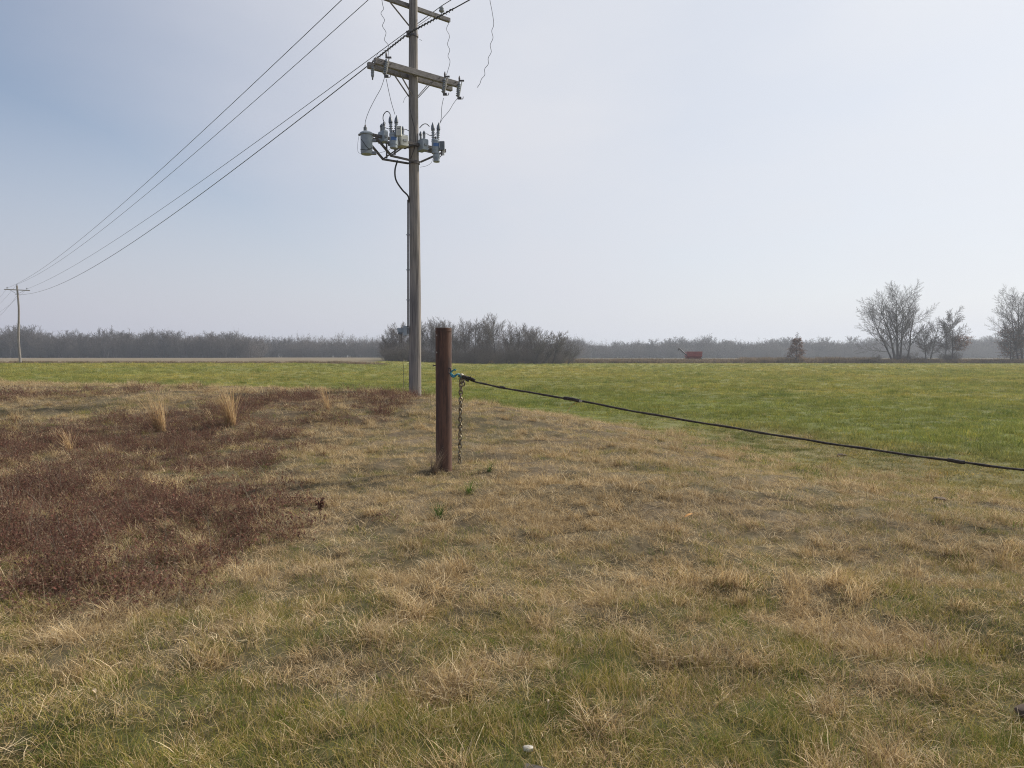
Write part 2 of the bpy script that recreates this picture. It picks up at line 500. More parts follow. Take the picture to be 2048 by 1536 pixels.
# ------------------------------------------------------------------ ground
def axis(fine, step, end, grow=1.07):
    a = list(np.arange(0, fine + 1e-6, step))
    s = step
    while a[-1] < end:
        s *= grow
        a.append(a[-1] + s)
    return np.array(a)
GRID = {}
def ground_z(x, y):
    """height of the ground sheet itself (bilinear on its grid)"""
    xs, ys, Z = GRID['x'], GRID['y'], GRID['z']
    i = np.clip(np.searchsorted(xs, x) - 1, 0, len(xs) - 2); j = np.clip(np.searchsorted(ys, y) - 1, 0, len(ys) - 2)
    fx = (x - xs[i])/(xs[i+1] - xs[i]); fy = (y - ys[j])/(ys[j+1] - ys[j])
    return (Z[j,i]*(1-fx) + Z[j,i+1]*fx)*(1-fy) + (Z[j+1,i]*(1-fx) + Z[j+1,i+1]*fx)*fy
def build_ground():
    xp = axis(12, 0.12, 1250); xs = np.concatenate([-xp[:0:-1], xp])
    yp = axis(22, 0.12, 1250, 1.05); yn = axis(2, 0.3, 500, 1.25)
    ys = np.concatenate([-yn[:0:-1], yp])
    X, Y = np.meshgrid(xs, ys)
    Z = height(X, Y)
    GRID.update(x=xs, y=ys, z=Z)
    nx, ny = len(xs), len(ys)
    me = bpy.data.meshes.new('ground')
    V = np.stack([X, Y, Z], -1).reshape(-1, 3)
    i = np.arange((ny-1)*nx).reshape(ny-1, nx)[:, :-1].ravel()
    F = np.stack([i, i+1, i+nx+1, i+nx], 1)
    me.vertices.add(len(V)); me.vertices.foreach_set('co', V.ravel())
    me.loops.add(F.size); me.loops.foreach_set('vertex_index', F.ravel().astype(np.int32))
    me.polygons.add(len(F)); me.polygons.foreach_set('loop_start', np.arange(0, F.size, 4, dtype=np.int32))
    me.update(); me.validate()
    me.polygons.foreach_set('use_smooth', np.ones(len(F), bool))
    C = ground_color(V[:,0], V[:,1])
    ca = me.color_attributes.new('Col', 'FLOAT_COLOR', 'POINT')
    ca.data.foreach_set('color', np.concatenate([C, np.ones((len(C),1))], 1).astype(np.float32).ravel())
    me.materials.append(M['ground'])
    o = bpy.data.objects.new('ground', me)
    col.objects.link(o)
    tag(o, kind='structure')
build_ground()

road = MB()
for i in range(14):
    x0, x1 = 135 + i*6, 141 + i*6
    road.v += [(x0, 258, 0.09), (x1, 258, 0.09), (x1, 266, 0.12), (x0, 266, 0.12)]
    n = len(road.v)
    road.f.append((n-4, n-3, n-2, n-1))
tag(road.build('gravel_road', M['gravel']), kind='structure')

# ------------------------------------------------------------------ scattered vegetation
PROTO_NO = [0]
def proto_collection(name, objs):
    c = bpy.data.collections.new(name)
    for o in objs: c.objects.link(o)
    return c
def scatter(name, pts, rot, scl, idx, tint, collection, label, cat):
    me = bpy.data.meshes.new(name)
    n = len(pts)
    me.vertices.add(n); me.vertices.foreach_set('co', np.asarray(pts, np.float32).ravel())
    def att(nm, typ, fld, arr):
        a = me.attributes.new(nm, typ, 'POINT'); a.data.foreach_set(fld, np.ascontiguousarray(arr).ravel())
    att('rot', 'FLOAT_VECTOR', 'vector', np.asarray(rot, np.float32))
    att('scl', 'FLOAT_VECTOR', 'vector', np.asarray(scl, np.float32))
    att('idx', 'INT', 'value', np.asarray(idx, np.int32))
    att('tint', 'FLOAT_VECTOR', 'vector', np.asarray(tint, np.float32))
    me.update()
    o = bpy.data.objects.new(name, me)
    col.objects.link(o)
    ng = bpy.data.node_groups.new(name + '_nodes', 'GeometryNodeTree')
    ng.interface.new_socket('Geometry', in_out='INPUT', socket_type='NodeSocketGeometry')
    ng.interface.new_socket('Geometry', in_out='OUTPUT', socket_type='NodeSocketGeometry')
    N, L = ng.nodes, ng.links
    gi, go = N.new('NodeGroupInput'), N.new('NodeGroupOutput')
    iop = N.new('GeometryNodeInstanceOnPoints')
    ci = N.new('GeometryNodeCollectionInfo')
    ci.inputs['Collection'].default_value = collection
    ci.inputs['Separate Children'].default_value = True
    ci.inputs['Reset Children'].default_value = True
    def named(nm, typ):
        a = N.new('GeometryNodeInputNamedAttribute'); a.data_type = typ
        a.inputs['Name'].default_value = nm
        return a.outputs['Attribute']
    e2r = N.new('FunctionNodeEulerToRotation')
    L.new(named('rot', 'FLOAT_VECTOR'), e2r.inputs[0])
    L.new(gi.outputs[0], iop.inputs['Points'])
    L.new(ci.outputs[0], iop.inputs['Instance'])
    iop.inputs['Pick Instance'].default_value = True
    L.new(named('idx', 'INT'), iop.inputs['Instance Index'])
    L.new(e2r.outputs[0], iop.inputs['Rotation'])
    L.new(named('scl', 'FLOAT_VECTOR'), iop.inputs['Scale'])
    L.new(iop.outputs[0], go.inputs[0])
    md = o.modifiers.new('scatter', 'NODES'); md.node_group = ng
    return tag(o, label, cat, kind='stuff')

def blade_mesh(name, blades, mat):
    """blades: list of (points (k,3), width, colour). A flat tapering ribbon each."""
    V, F, C = [], [], []
    for pts, w, c in blades:
        k = len(pts)
        d = pts[-1] - pts[0]
        s = np.cross(d, np.array([0.21, 0.13, 1.0])); nrm = np.linalg.norm(s)
        s = s/nrm if nrm > 1e-6 else np.array([1.0, 0, 0])
        b = len(V)
        for i in range(k - 1):
            ww = w*(1 - 0.55*i/(k-1))/2
            V.append(pts[i] - s*ww); V.append(pts[i] + s*ww); C.append(c); C.append(c)
        V.append(pts[-1]); C.append(c)
        for i in range(k - 2):
            F.append((b+2*i, b+2*i+1, b+2*i+3, b+2*i+2))
        F.append((b+2*(k-2), b+2*(k-2)+1, b+2*(k-1)))
    me = bpy.data.meshes.new(name)
    me.from_pydata([tuple(v) for v in V], [], F)
    ca = me.color_attributes.new('Col', 'FLOAT_COLOR', 'POINT')
    C = np.asarray(C, np.float32)
    ca.data.foreach_set('color', np.concatenate([C, np.ones((len(C),1), np.float32)], 1).ravel())
    me.materials.append(mat)
    return bpy.data.objects.new(name, me)

def curved(rng, base, L, lean, az, droop, k=4, wig=0.0):
    """points of a blade that starts leaning by `lean` from upright and droops further"""
    p = np.array(base, float); out = [p.copy()]
    th = lean
    for i in range(k - 1):
        d = np.array([math.sin(th)*math.cos(az), math.sin(th)*math.sin(az), math.cos(th)])
        p = p + d*L/(k-1)
        if p[2] < 0.004: p[2] = 0.004 + 0.01*rng.random()
        out.append(p.copy())
        th += droop/(k-1); az += wig*(rng.random()-0.5)
    return np.array(out)

TAN = [(0.52,0.42,0.27),(0.44,0.35,0.215),(0.60,0.50,0.34),(0.37,0.295,0.19),(0.47,0.36,0.20),(0.42,0.365,0.275),(0.22,0.165,0.105),(0.76,0.67,0.51),(0.16,0.12,0.08)]
OLIVE = [(0.25,0.235,0.075),(0.31,0.265,0.085),(0.20,0.205,0.062),(0.37,0.30,0.115),(0.17,0.185,0.055)]
GREEN = [(0.125,0.165,0.045),(0.16,0.19,0.055),(0.10,0.14,0.04),(0.20,0.205,0.07)]
REDS = [(0.165,0.076,0.057),(0.138,0.074,0.057),(0.205,0.108,0.078),(0.115,0.070,0.056),(0.26,0.18,0.12)]
def make_clump(name, seed, n, R, L, lean, droop, w, pal, wig=0.6):
    rng = np.random.default_rng(seed)
    bl = []
    for i in range(n):
        r = R*math.sqrt(rng.random()); a = rng.random()*6.283
        c = np.array(pal[rng.integers(len(pal))])*(0.8 + 0.4*rng.random())
        pts = curved(rng, (r*math.cos(a), r*math.sin(a), -0.012), rng.uniform(*L), rng.uniform(*lean), rng.random()*6.283, rng.uniform(*droop), 4, wig)
        bl.append((pts, rng.uniform(*w), c))
    return blade_mesh(name, bl, M['blade'])
def make_bramble(name, seed, n=26, R=0.14):
    rng = np.random.default_rng(seed)
    bl = []
    for i in range(n):
        r = R*math.sqrt(rng.random()); a = rng.random()*6.283
        L = rng.uniform(0.08, 0.26)
        pts = curved(rng, (r*math.cos(a), r*math.sin(a), -0.01), L, rng.uniform(0.1, 1.2), rng.random()*6.283, rng.uniform(-0.2, 0.9), 4, 1.0)
        sc = np.array(REDS[rng.integers(len(REDS))])*rng.uniform(0.7, 1.1)
        bl.append((pts, rng.uniform(0.002, 0.0035), sc*0.9))
        for j in range(rng.integers(5, 9)):
            t = rng.uniform(0.35, 1.0)*(len(pts)-1); q = int(min(t, len(pts)-2))
            p = pts[q] + (pts[q+1]-pts[q])*(t-q)
            d = rng.normal(size=3); d[2] -= 0.35; d /= np.linalg.norm(d)
            ll = rng.uniform(0.010, 0.025)
            c = np.array(REDS[rng.integers(len(REDS))])*rng.uniform(0.75, 1.3)
            bl.append((np.array([p, p + d*ll*0.5, p + d*ll + np.array([0,0,-0.004])]), ll*rng.uniform(0.45, 0.7), c))
    if seed % 2:
        for i in range(2):
            pts = curved(rng, (rng.normal(0, 0.06), rng.normal(0, 0.06), -0.01), rng.uniform(0.24, 0.42), rng.uniform(0.05, 0.5), rng.random()*6.283, rng.uniform(0, 0.6), 5, 0.6)
            bl.append((pts, 0.003, np.array(TAN[rng.integers(len(TAN))])*rng.uniform(0.4, 0.9)))
    for i in range(12):
        r = R*1.1*math.sqrt(rng.random()); a = rng.random()*6.283
        pts = curved(rng, (r*math.cos(a), r*math.sin(a), -0.01), rng.uniform(0.08, 0.20), rng.uniform(0.3, 1.2), rng.random()*6.283, rng.uniform(0.2, 1.2), 4, 0.7)
        bl.append((pts, 0.003, np.array(TAN[rng.integers(len(TAN))])*0.8))
    return blade_mesh(name, bl, M['blade'])

protos = []
T = {}
def reg(kind, obs):
    T[kind] = (len(protos), len(obs)); protos.extend(obs)
nm = lambda: 'clump_%03d' % len(protos)
def many(kind, count, fn):
    start = len(protos); obs = []
    for i in range(count): obs.append(fn('clump_%03d' % (start + i), 1000 + 37*(start + i)))
    reg(kind, obs)
many('mat', 7, lambda n, s: make_clump(n, s, 46, 0.12, (0.05,0.13), (0.7,1.5), (0.0,1.2), (0.0018,0.0036), TAN, 1.4))
many('wisp', 6, lambda n, s: make_clump(n, s, 34, 0.07, (0.07,0.17), (0.15,0.9), (0.2,1.4), (0.0016,0.003), TAN, 1.0))
many('olive', 6, lambda n, s: make_clump(n, s, 42, 0.10, (0.05,0.13), (0.1,0.8), (0.1,1.0), (0.0018,0.0032), OLIVE + TAN[:2], 0.6))
many('green', 5, lambda n, s: make_clump(n, s, 38, 0.09, (0.04,0.11), (0.1,0.8), (0.1,1.0), (0.002,0.0036), GREEN, 0.5))
many('straw', 8, lambda n, s: make_clump(n, s, 4, 0.10, (0.08,0.24), (0.7,1.45), (-0.2,0.8), (0.002,0.0042), [TAN[0],TAN[2],TAN[7]], 0.6))
many('tussock', 7, lambda n, s: make_clump(n, s, 150, 0.085, (0.10,0.22), (0.15,1.25), (0.5,1.9), (0.002,0.004), TAN, 0.9))
many('bramble', 6, lambda n, s: make_bramble(n, s))
many('crop', 6, lambda n, s: make_clump(n, s, 44, 0.20, (0.06,0.17), (0.05,0.85), (0.2,1.2), (0.005,0.010), [(1,1,1),(0.75,0.82,0.72),(1.35,1.28,1.15),(0.5,0.6,0.5),(1.1,1.0,0.8)], 0.5))
clumps = proto_collection('clumps', protos)

rng = np.random.default_rng(5)
def sample_wedge(r0, r1, dens, half=0.92, back=2.2):
    """random points in the wedge in front of the camera, dens(r) per square metre"""
    P = []
    edges = np.geomspace(r0, r1, 26)
    for a, b in zip(edges[:-1], edges[1:]):
        area = half*(b*b - a*a) + 2*back*(b-a)
        n = rng.poisson(area*dens((a+b)/2))
        y = np.sqrt(rng.uniform(a*a, b*b, n))
        x = (rng.random(n)*2-1)*(half*y + back)
        P.append(np.stack([x, y], 1))
    return np.concatenate(P)
def pick(kind, n):
    s, c = T[kind]
    return s + rng.integers(0, c, n)

def scatter_bank():
    P = sample_wedge(1.6, 48, lambda r: 620/(1 + (r/3.2)**1.65))
    x, y = P[:,0], P[:,1]
    sd = berm_dist(x, y) + 1.1*(fbm(x, y, 1.6, 51) - 0.5)
    keep = sd > np.where(rng.random(len(x)) < 0.30*sstep(1.5, 5, x), -rng.exponential(1.6, len(x)), rng.uniform(-0.6, 0.3, len(x)))
    x, y = x[keep], y[keep]
    n = len(x)
    r, g = bramble(x, y), greenness(x, y)
    z = ground_z(x, y)
    d = np.hypot(x, y)
    u = rng.random(n)
    isb = u < r*0.58
    # --- red bramble
    xb, yb, zb = x[isb], y[isb], z[isb]
    nb = len(xb)
    sc = rng.uniform(0.55, 1.25, nb)*(1 + 0.35*sstep(8, 24, yb))
    t = (0.85 + 0.5*fbm(xb, yb, 0.9, 93))[:,None]*np.ones(3)
    scatter('bramble_leaves', np.stack([xb, yb, zb], 1), np.stack([np.zeros(nb), np.zeros(nb), rng.random(nb)*6.283], 1), np.stack([sc, sc, sc*rng.uniform(0.4,1.2,nb)], 1),
            pick('bramble', nb), t, clumps, 'dark red-brown leafy bramble covering the bank at the left', 'bramble')
    # --- grass of the bank
    m = ~isb
    x, y, z, g, d = x[m], y[m], z[m], g[m], d[m]
    n = len(x)
    u = rng.random(n)
    # straw heaps (hummocks of matted dead grass)
    hum = sstep(0.52, 0.68, fbm(x, y, 0.9, 99))
    kinds = np.empty(n, int)
    a, b = rng.random(n), rng.random(n)
    live = a < np.clip(g*1.05 - 0.25*hum, 0, 0.9)
    strict = live & (b < 0.28)
    kinds = np.where(strict, pick('green', n), np.where(live, pick('olive', n), np.where(b < 0.52 + 0.3*hum, pick('mat', n), pick('wisp', n))))
    st = (rng.random(n) < np.where(live, 0.06, 0.14))
    kinds = np.where(st, pick('straw', n), kinds)
    grow = 1 + 0.55*sstep(6, 24, d)
    sc = rng.uniform(0.7, 1.2, n)*grow
    sz = sc*(0.75 + 0.6*hum*rng.random(n))
    tus = (~live) & (rng.random(n) < 0.075*hum + 0.012)
    kinds = np.where(tus, pick('tussock', n), kinds)
    sz = np.where(tus, sc*rng.uniform(0.7, 1.15, n), sz)
    short = sstep(0.50, 0.36, fbm(x, y, 0.42, 119))
    sz = np.where(tus, sz, sz*(1 - 0.38*short))
    warm = fbm(x, y, 1.8, 103)[:,None]; grey = fbm(x, y, 1.1, 107)[:,None]
    t = np.where(live[:,None], np.array([1.16,1.10,0.92])*(0.85 + 0.3*warm),
                 (np.array([1.04,0.97,0.86])*(1-warm) + np.array([1.16,1.06,0.86])*warm)*(0.78 + 0.5*grey))
    zz = z + 0.012*hum*rng.random(n)
    scatter('dry_grass', np.stack([x, y, zz], 1), np.stack([rng.normal(0, 0.12, n), rng.normal(0, 0.12, n), rng.random(n)*6.283], 1), np.stack([sc, sc, sz], 1),
            kinds, t, clumps, 'dead tan grass mixed with olive green blades on the near bank', 'grass')
scatter_bank()

def scatter_crop():
    P = np.concatenate([sample_wedge(6, 30, lambda r: 70/(1 + (r/13)**1.6)), sample_wedge(30, 185, lambda r: 15/(1 + ((r-28)/18)**1.45), 0.85)])
    x, y = P[:,0], P[:,1]
    sd = berm_dist(x, y) + 1.1*(fbm(x, y, 1.6, 51) - 0.5)
    keep = (sd < rng.uniform(-0.5, 0.5, len(x)) + np.where(rng.random(len(x)) < 0.5*sstep(1.5, 5, x), 1.8, 0)) & (y < field_edge(x, y) - 1)
    x, y = x[keep], y[keep]
    n = len(x)
    z = ground_z(x, y)
    d = np.hypot(x, y)
    sc = rng.uniform(0.7, 1.2, n)*(1 + 1.0*sstep(15, 120, d))
    tall = 0.65 + 0.75*sstep(0.45, 0.62, fbm(x, y, 2.2, 111))*rng.random(n)
    tall *= 0.55 + 0.45*sstep(1.0, 6.0, -berm_dist(x, y))
    t = crop_color(x, y)*rng.uniform(0.95, 1.75, (n,1))*np.array([1.08,1.04,0.95])
    clump = sstep(0.60, 0.70, vnoise(x, y, 0.9, 131))*sstep(0.5, 0.62, fbm(x, y, 6, 133))
    dk = (rng.random(n) < 0.05 + 0.7*clump)
    t = np.where(dk[:,None], t*np.array([0.62,0.74,0.70]), t)
    yl = (rng.random(n) < 0.10)
    t = np.where(yl[:,None], t*np.array([1.35,1.15,0.9]), t)
    tall = np.where(dk, tall*1.5, tall)
    scatter('crop_grass', np.stack([x, y, z], 1), np.stack([rng.normal(0, 0.08, n), rng.normal(0, 0.08, n), rng.random(n)*6.283], 1), np.stack([sc, sc, sc*tall], 1),
            pick('crop', n), t, clumps, 'short bright green crop growing across the flat field', 'grass')
scatter_crop()

# ------------------------------------------------------------------ utility pole beside the bank
AX = Vector((0.776, 0.631, 0.0)).normalized()       # along the crossarms, to the right and away
WX = Vector((-0.631, 0.776, 0.0)).normalized()      # along the line, towards the far pole
UP = Vector((0, 0, 1))
PY = 22.0
PB = at(830, 787, PY); PB.z = H(PB.x, PB.y) - 0.02
PX = at(829, 400, PY).x
def zpole(v): return at(829, v, PY).z
def on_pole(s, w, z): return Vector((PX, PY, z)) + AX*s + WX*w

def pole_shaft(base, top, r0, r1, seed, wob=0.0, n=20, segs=26):
    rg = random.Random(seed)
    pts, rad = [], []
    for i in range(segs + 1):
        t = i/segs
        p = Vector(base).lerp(Vector(top), t)
        p.x += wob*math.sin(t*5.1 + 0.5)*math.sin(math.pi*t)
        pts.append(p); rad.append((r0 + (r1 - r0)*t)*(1 + 0.012*(rg.random() - 0.5)))
    return MB().tube(pts, rad, n)

def pin_insulator(root, p, s=1.0, name='insulator'):
    o = MB().lathe(p, [(0.012*s,-0.10*s),(0.012*s,0.02*s),(0.055*s,0.02*s),(0.085*s,0.05*s),(0.085*s,0.075*s),(0.05*s,0.09*s),(0.07*s,0.115*s),(0.07*s,0.135*s),(0.035*s,0.15*s),(0.045*s,0.175*s),(0.03*s,0.20*s)], 12).build(name, M['porcelain'], root, True)
    return o

def near_pole():
    root = empty('utility_pole', PB, 'tall weathered wooden utility pole with crossarms standing on the bank', 'utility pole', 'wooden utility poles')
    ztop = 13.45
    pole_shaft(PB + Vector((0, 0, -0.4)), Vector((PX, PY, ztop)), 0.192, 0.120, 3, 0.02, 28, 40).build('shaft', M['pole'], root, True)
    rad = lambda z: 0.192 + (0.120 - 0.192)*(z - PB.z)/(ztop - PB.z)
    # top crossarm, behind the shaft
    zt = zpole(9)
    c = on_pole(0, rad(zt) + 0.055, zt)
    arm = MB().box(c, 1.42, 0.05, 0.062, (AX, WX, UP)).build('crossarm', M['arm'], root, bevel=0.008)
    pin_insulator(root, on_pole(1.12, rad(zt) + 0.055, zt + 0.15))
    pin_insulator(root, on_pole(-1.2, rad(zt) + 0.055, zt + 0.50))
    MB().tube([on_pole(-1.2, rad(zt) + 0.055, zt), on_pole(-1.2, rad(zt) + 0.055, zt + 0.45)], 0.02, 8).build('pin', M['dark_steel'], root)
    pin_insulator(root, Vector((PX, PY, ztop + 0.08)))
    for s in (-1, 1):
        MB().bar(on_pole(s*0.78, rad(zt) + 0.002, zt - 0.05), on_pole(s*rad(zt)*0.8, rad(zt)*0.7, zt - 0.62), 0.008, 0.024, WX).build('brace', M['arm'], root)
    # lower pair of crossarms, one on each side of the shaft
    zl = zpole(150)
    for sg in (-1, 1):
        MB().box(on_pole(0.04, sg*(rad(zl) + 0.062), zl), 1.46, 0.058, 0.085, (AX, WX, UP)).build('crossarm', M['arm'], root, bevel=0.008)
        for s in (-1, 1):
            MB().bar(on_pole(s*0.62, sg*(rad(zl) + 0.003), zl - 0.06), on_pole(s*rad(zl)*0.75, sg*rad(zl)*0.62, zl - 0.66), 0.008, 0.024, WX).build('brace', M['arm'], root)
    for s in (-1.25, -0.95, 0.72, 1.3):
        MB().tube([on_pole(s, -0.34, zl), on_pole(s, 0.34, zl)], 0.012, 8).build('bolt', M['dark_steel'], root)
    # pole band and clamp of the neutral wire
    zc = zpole(72)
    MB().lathe(on_pole(0, 0, zc), [(rad(zc)+0.002,-0.04),(rad(zc)+0.012,-0.035),(rad(zc)+0.012,0.035),(rad(zc)+0.002,0.04)], 24).build('band', M['dark_steel'], root)
    MB().lathe(on_pole(-rad(zc) - 0.07, 0, zc), [(0.02,-0.09),(0.055,-0.08),(0.04,-0.03),(0.04,0.03),(0.055,0.08),(0.02,0.09)], 12).build('spool_insulator', M['dark_steel'], root, True)
    # ground wire stapled down the shaft
    pts = []
    for i, (v, sx) in enumerate([(190,-0.9),(215,-0.75),(240,-0.25),(262,0.25),(285,0.35),(300,0.15),(318,-0.45),(335,-0.9)]):
        z = zpole(v); r = rad(z) + 0.01
        pts.append(Vector((PX + sx*r, PY - math.sqrt(max(1 - sx*sx, 0))*r, z)))
    MB().tube(spline(pts, 6), 0.009, 6).build('ground_wire', M['rubber'], root, True)
    # riser conduit on the left of the shaft
    zs = [zpole(v) for v in (400, 470, 540, 600, 655)]
    MB().tube([Vector((PX - rad(z) - 0.033, PY - 0.03, z)) for z in zs], 0.026, 10).build('conduit', M['dark_steel'], root, True)
    for z in zs[1:4]:
        MB().box(Vector((PX - rad(z) - 0.03, PY - 0.03, z)), 0.05, 0.033, 0.014).build('strap', M['steel'], root)
    return root, rad
POLE, RAD = near_pole()

# cable dropping from the rack into the riser
cab = MB().tube(spline([at(795, 321, 21.75), at(790, 340, 21.7), at(792, 360, 21.7), at(804, 379, 21.75), at(816, 392, 21.85), at(818.5, 405, 21.95)], 8), 0.024, 8).build('riser_cable', M['rubber'], None, True)
tag(cab, 'thick black cable looping from the equipment rack down into the pole conduit', 'cable')

# meter box low on the pole
bp = Vector((PX - RAD(3) - 0.20, PY - 0.05, at(815, 662, PY).z))
bx = empty('meter_box', bp + Vector((0, 0, -0.16)), 'small grey metal box pair mounted low on the utility pole', 'metal box')
MB().box(bp + Vector((0.09, 0, 0)), 0.062, 0.07, 0.15).build('box', M['paint'], bx, bevel=0.008)
MB().box(bp + Vector((0.09, -0.075, 0)), 0.055, 0.006, 0.14).build('door', M['paint'], bx, bevel=0.003)
MB().box(bp + Vector((-0.06, 0, 0.02)), 0.085, 0.05, 0.068).build('side_box', M['paint'], bx, bevel=0.006)
MB().lathe(bp + Vector((-0.07, 0, -0.05)), [(0.06,-0.055),(0.072,-0.05),(0.072,-0.01),(0.03,0.0)], 12).build('photo_eye', M['paint_dark'], bx)
MB().tube([bp + Vector((-0.03, 0, -0.10)), bp + Vector((-0.035, 0, -0.32)), bp + Vector((-0.03, 0, -0.36))], 0.006, 5).build('hanging_lead', M['wire'], bx)
MB().box(bp + Vector((0.175, 0.02, 0)), 0.03, 0.02, 0.10).build('bracket', M['steel'], bx)

gw = MB().tube(spline([Vector((PX - 0.36, PY - 0.35, 2.0)), Vector((PX - 0.31, PY - 0.30, 1.55)), Vector((PX - 0.34, PY - 0.32, H(PX - 0.34, PY - 0.32) - 0.03))], 6), 0.006, 5).build('earth_wire', M['dark_steel'])
tag(gw, 'thin dark wire rising from the ground just left of the utility pole', 'wire')

# ------------------------------------------------------------------ capacitor rack and its equipment
ZR = zpole(292)
def rack():
    r = empty('equipment_rack', on_pole(0, 0, ZR - 0.55), 'steel bracket rack on the utility pole carrying the grey electrical units', 'rack')
    for w in (-0.19, 0.19):
        MB().box(on_pole(-0.28, w, ZR), 1.28, 0.03, 0.04, (AX, WX, UP)).build('rail', M['dark_steel'], r)
    for s in (-1.5, -0.72, -0.19, 0.19, 0.95):
        MB().box(on_pole(s, 0, ZR - 0.05), 0.025, 0.26, 0.022, (AX, WX, UP)).build('cross_member', M['dark_steel'], r)
    for w in (-0.24, 0.24):
        MB().bar(on_pole(-1.42, w, ZR - 0.06), on_pole(-0.92, w, ZR - 0.50), 0.025, 0.03, WX).build('diagonal', M['dark_steel'], r)
        MB().bar(on_pole(-0.94, w, ZR - 0.50), on_pole(-0.10, w*0.7, ZR - 0.50), 0.025, 0.03, WX).build('lower_chord', M['dark_steel'], r)
        MB().bar(on_pole(0.92, w, ZR - 0.06), on_pole(0.14, w*0.7, ZR - 0.48), 0.025, 0.03, WX).build('diagonal', M['dark_steel'], r)
        MB().bar(on_pole(-0.88, w, ZR - 0.46), on_pole(-0.36, w, ZR - 0.06), 0.018, 0.024, WX).build('diagonal', M['dark_steel'], r)
        MB().bar(on_pole(-0.80, w, ZR - 0.45), on_pole(-0.80, w, ZR - 0.04), 0.018, 0.018, WX).build('upright', M['dark_steel'], r)
    for z in (ZR, ZR - 0.5):
        MB().lathe(on_pole(0, 0, z), [(RAD(z)+0.002,-0.05),(RAD(z)+0.014,-0.045),(RAD(z)+0.014,0.045),(RAD(z)+0.002,0.05)], 24).build('pole_band', M['dark_steel'], r)
    return r
rack()

def bushing(root, base, h, r, tilt=(0, 0), hood=True, parent_name='bushing'):
    d = Vector((tilt[0], tilt[1], 1)).normalized()
    prof = [(r*0.7, 0.0)]
    n = 5
    for i in range(n):
        z = h*0.62*(i + 0.2)/n
        prof += [(r*0.62, z), (r*1.05, z + h*0.02), (r*1.0, z + h*0.05), (r*0.62, z + h*0.065)]
    prof += [(r*0.5, h*0.66)]
    o = MB().lathe(base, prof, 12, d).build('bushing', M['porcelain'], root, True)
    if hood:
        MB().lathe(Vector(base) + d*h*0.60, [(r*0.9, 0), (r*1.15, h*0.03), (r*0.95, h*0.22), (r*0.45, h*0.34), (r*0.2, h*0.42)], 10, d).build('cap', M['paint_dark'], o, True)
    return o

def transformer():
    c = at(733, 288, 20.7)
    Lm = 20.7/FPX
    r = empty('transformer', c + Vector((0, 0, -0.30)), 'grey cylindrical transformer can at the left end of the pole rack', 'transformer')
    R, Hh = 0.165, 0.29
    MB().lathe(c, [(R*0.92,-Hh),(R*0.97,-Hh+0.02),(R*0.97,-Hh+0.05),(R,-Hh+0.06),(R,Hh-0.04),(R*1.0,Hh-0.03)], 28).build('tank', M['paint'], r, True)
    MB().lathe(c, [(R*1.16,Hh-0.045),(R*1.18,Hh-0.035),(R*1.18,Hh-0.005),(R*1.05,Hh+0.02),(R*0.55,Hh+0.06),(0.05,Hh+0.07)], 28).build('lid', M['paint'], r, True)
    bushing(r, c + Vector((-0.03, 0, Hh + 0.055)), 0.20, 0.052, hood=False)
    MB().lathe(c + Vector((-0.03, 0, Hh + 0.17)), [(0.03, 0), (0.022, 0.06), (0.01, 0.08)], 10).build('terminal', M['dark_steel'], r)
    MB().box(c + Vector((0.20, 0.02, 0.10)), 0.06, 0.035, 0.04).build('hanger', M['steel'], r, bevel=0.006)
    MB().box(c + Vector((0.20, 0.02, -0.25)), 0.07, 0.04, 0.045).build('hanger', M['steel'], r, bevel=0.006)
    MB().bar(c + Vector((0.24, 0.02, 0.10)), c + Vector((0.31, 0.03, 0.10)), 0.02, 0.04).build('hanger_bolt', M['dark_steel'], r)
    MB().lathe(c + Vector((R*1.2, -0.02, Hh - 0.03)), [(0.02,-0.03),(0.03,-0.02),(0.03,0.02),(0.02,0.03)], 8).build('lid_clamp', M['dark_steel'], r)
    MB().lathe(c + Vector((-R*1.22, -0.02, Hh - 0.04)), [(0.015,-0.03),(0.025,-0.02),(0.025,0.02),(0.015,0.03)], 8).build('lid_clamp', M['dark_steel'], r)
    pts = [c + Vector((R*1.02*math.sin(a), -R*1.02*math.cos(a), z)) for a, z in ((-1.0, 0.12), (-0.4, 0.02), (0.1, -0.10), (0.6, -0.17), (1.2, -0.14))]
    MB().tube(spline(pts, 6), 0.009, 6).build('secondary_lead', M['rubber'], r, True)
    pts = [c + Vector((R*1.02*math.sin(a), -R*1.02*math.cos(a), z)) for a, z in ((-1.4, -0.16), (-0.6, -0.19), (0.2, -0.21), (0.9, -0.17), (1.3, -0.10))]
    MB().tube(spline(pts, 6), 0.009, 6).build('secondary_lead', M['rubber'], r, True)
    MB().tube(spline([c + Vector((-R*1.25, 0, Hh-0.04)), c + Vector((-R*1.5, 0, 0)), c + Vector((-R*1.45, 0, -0.22)), c + Vector((-R*0.9, 0, -0.27))], 6), 0.004, 5).build('ground_lead', M['wire'], r)
    return r
transformer()

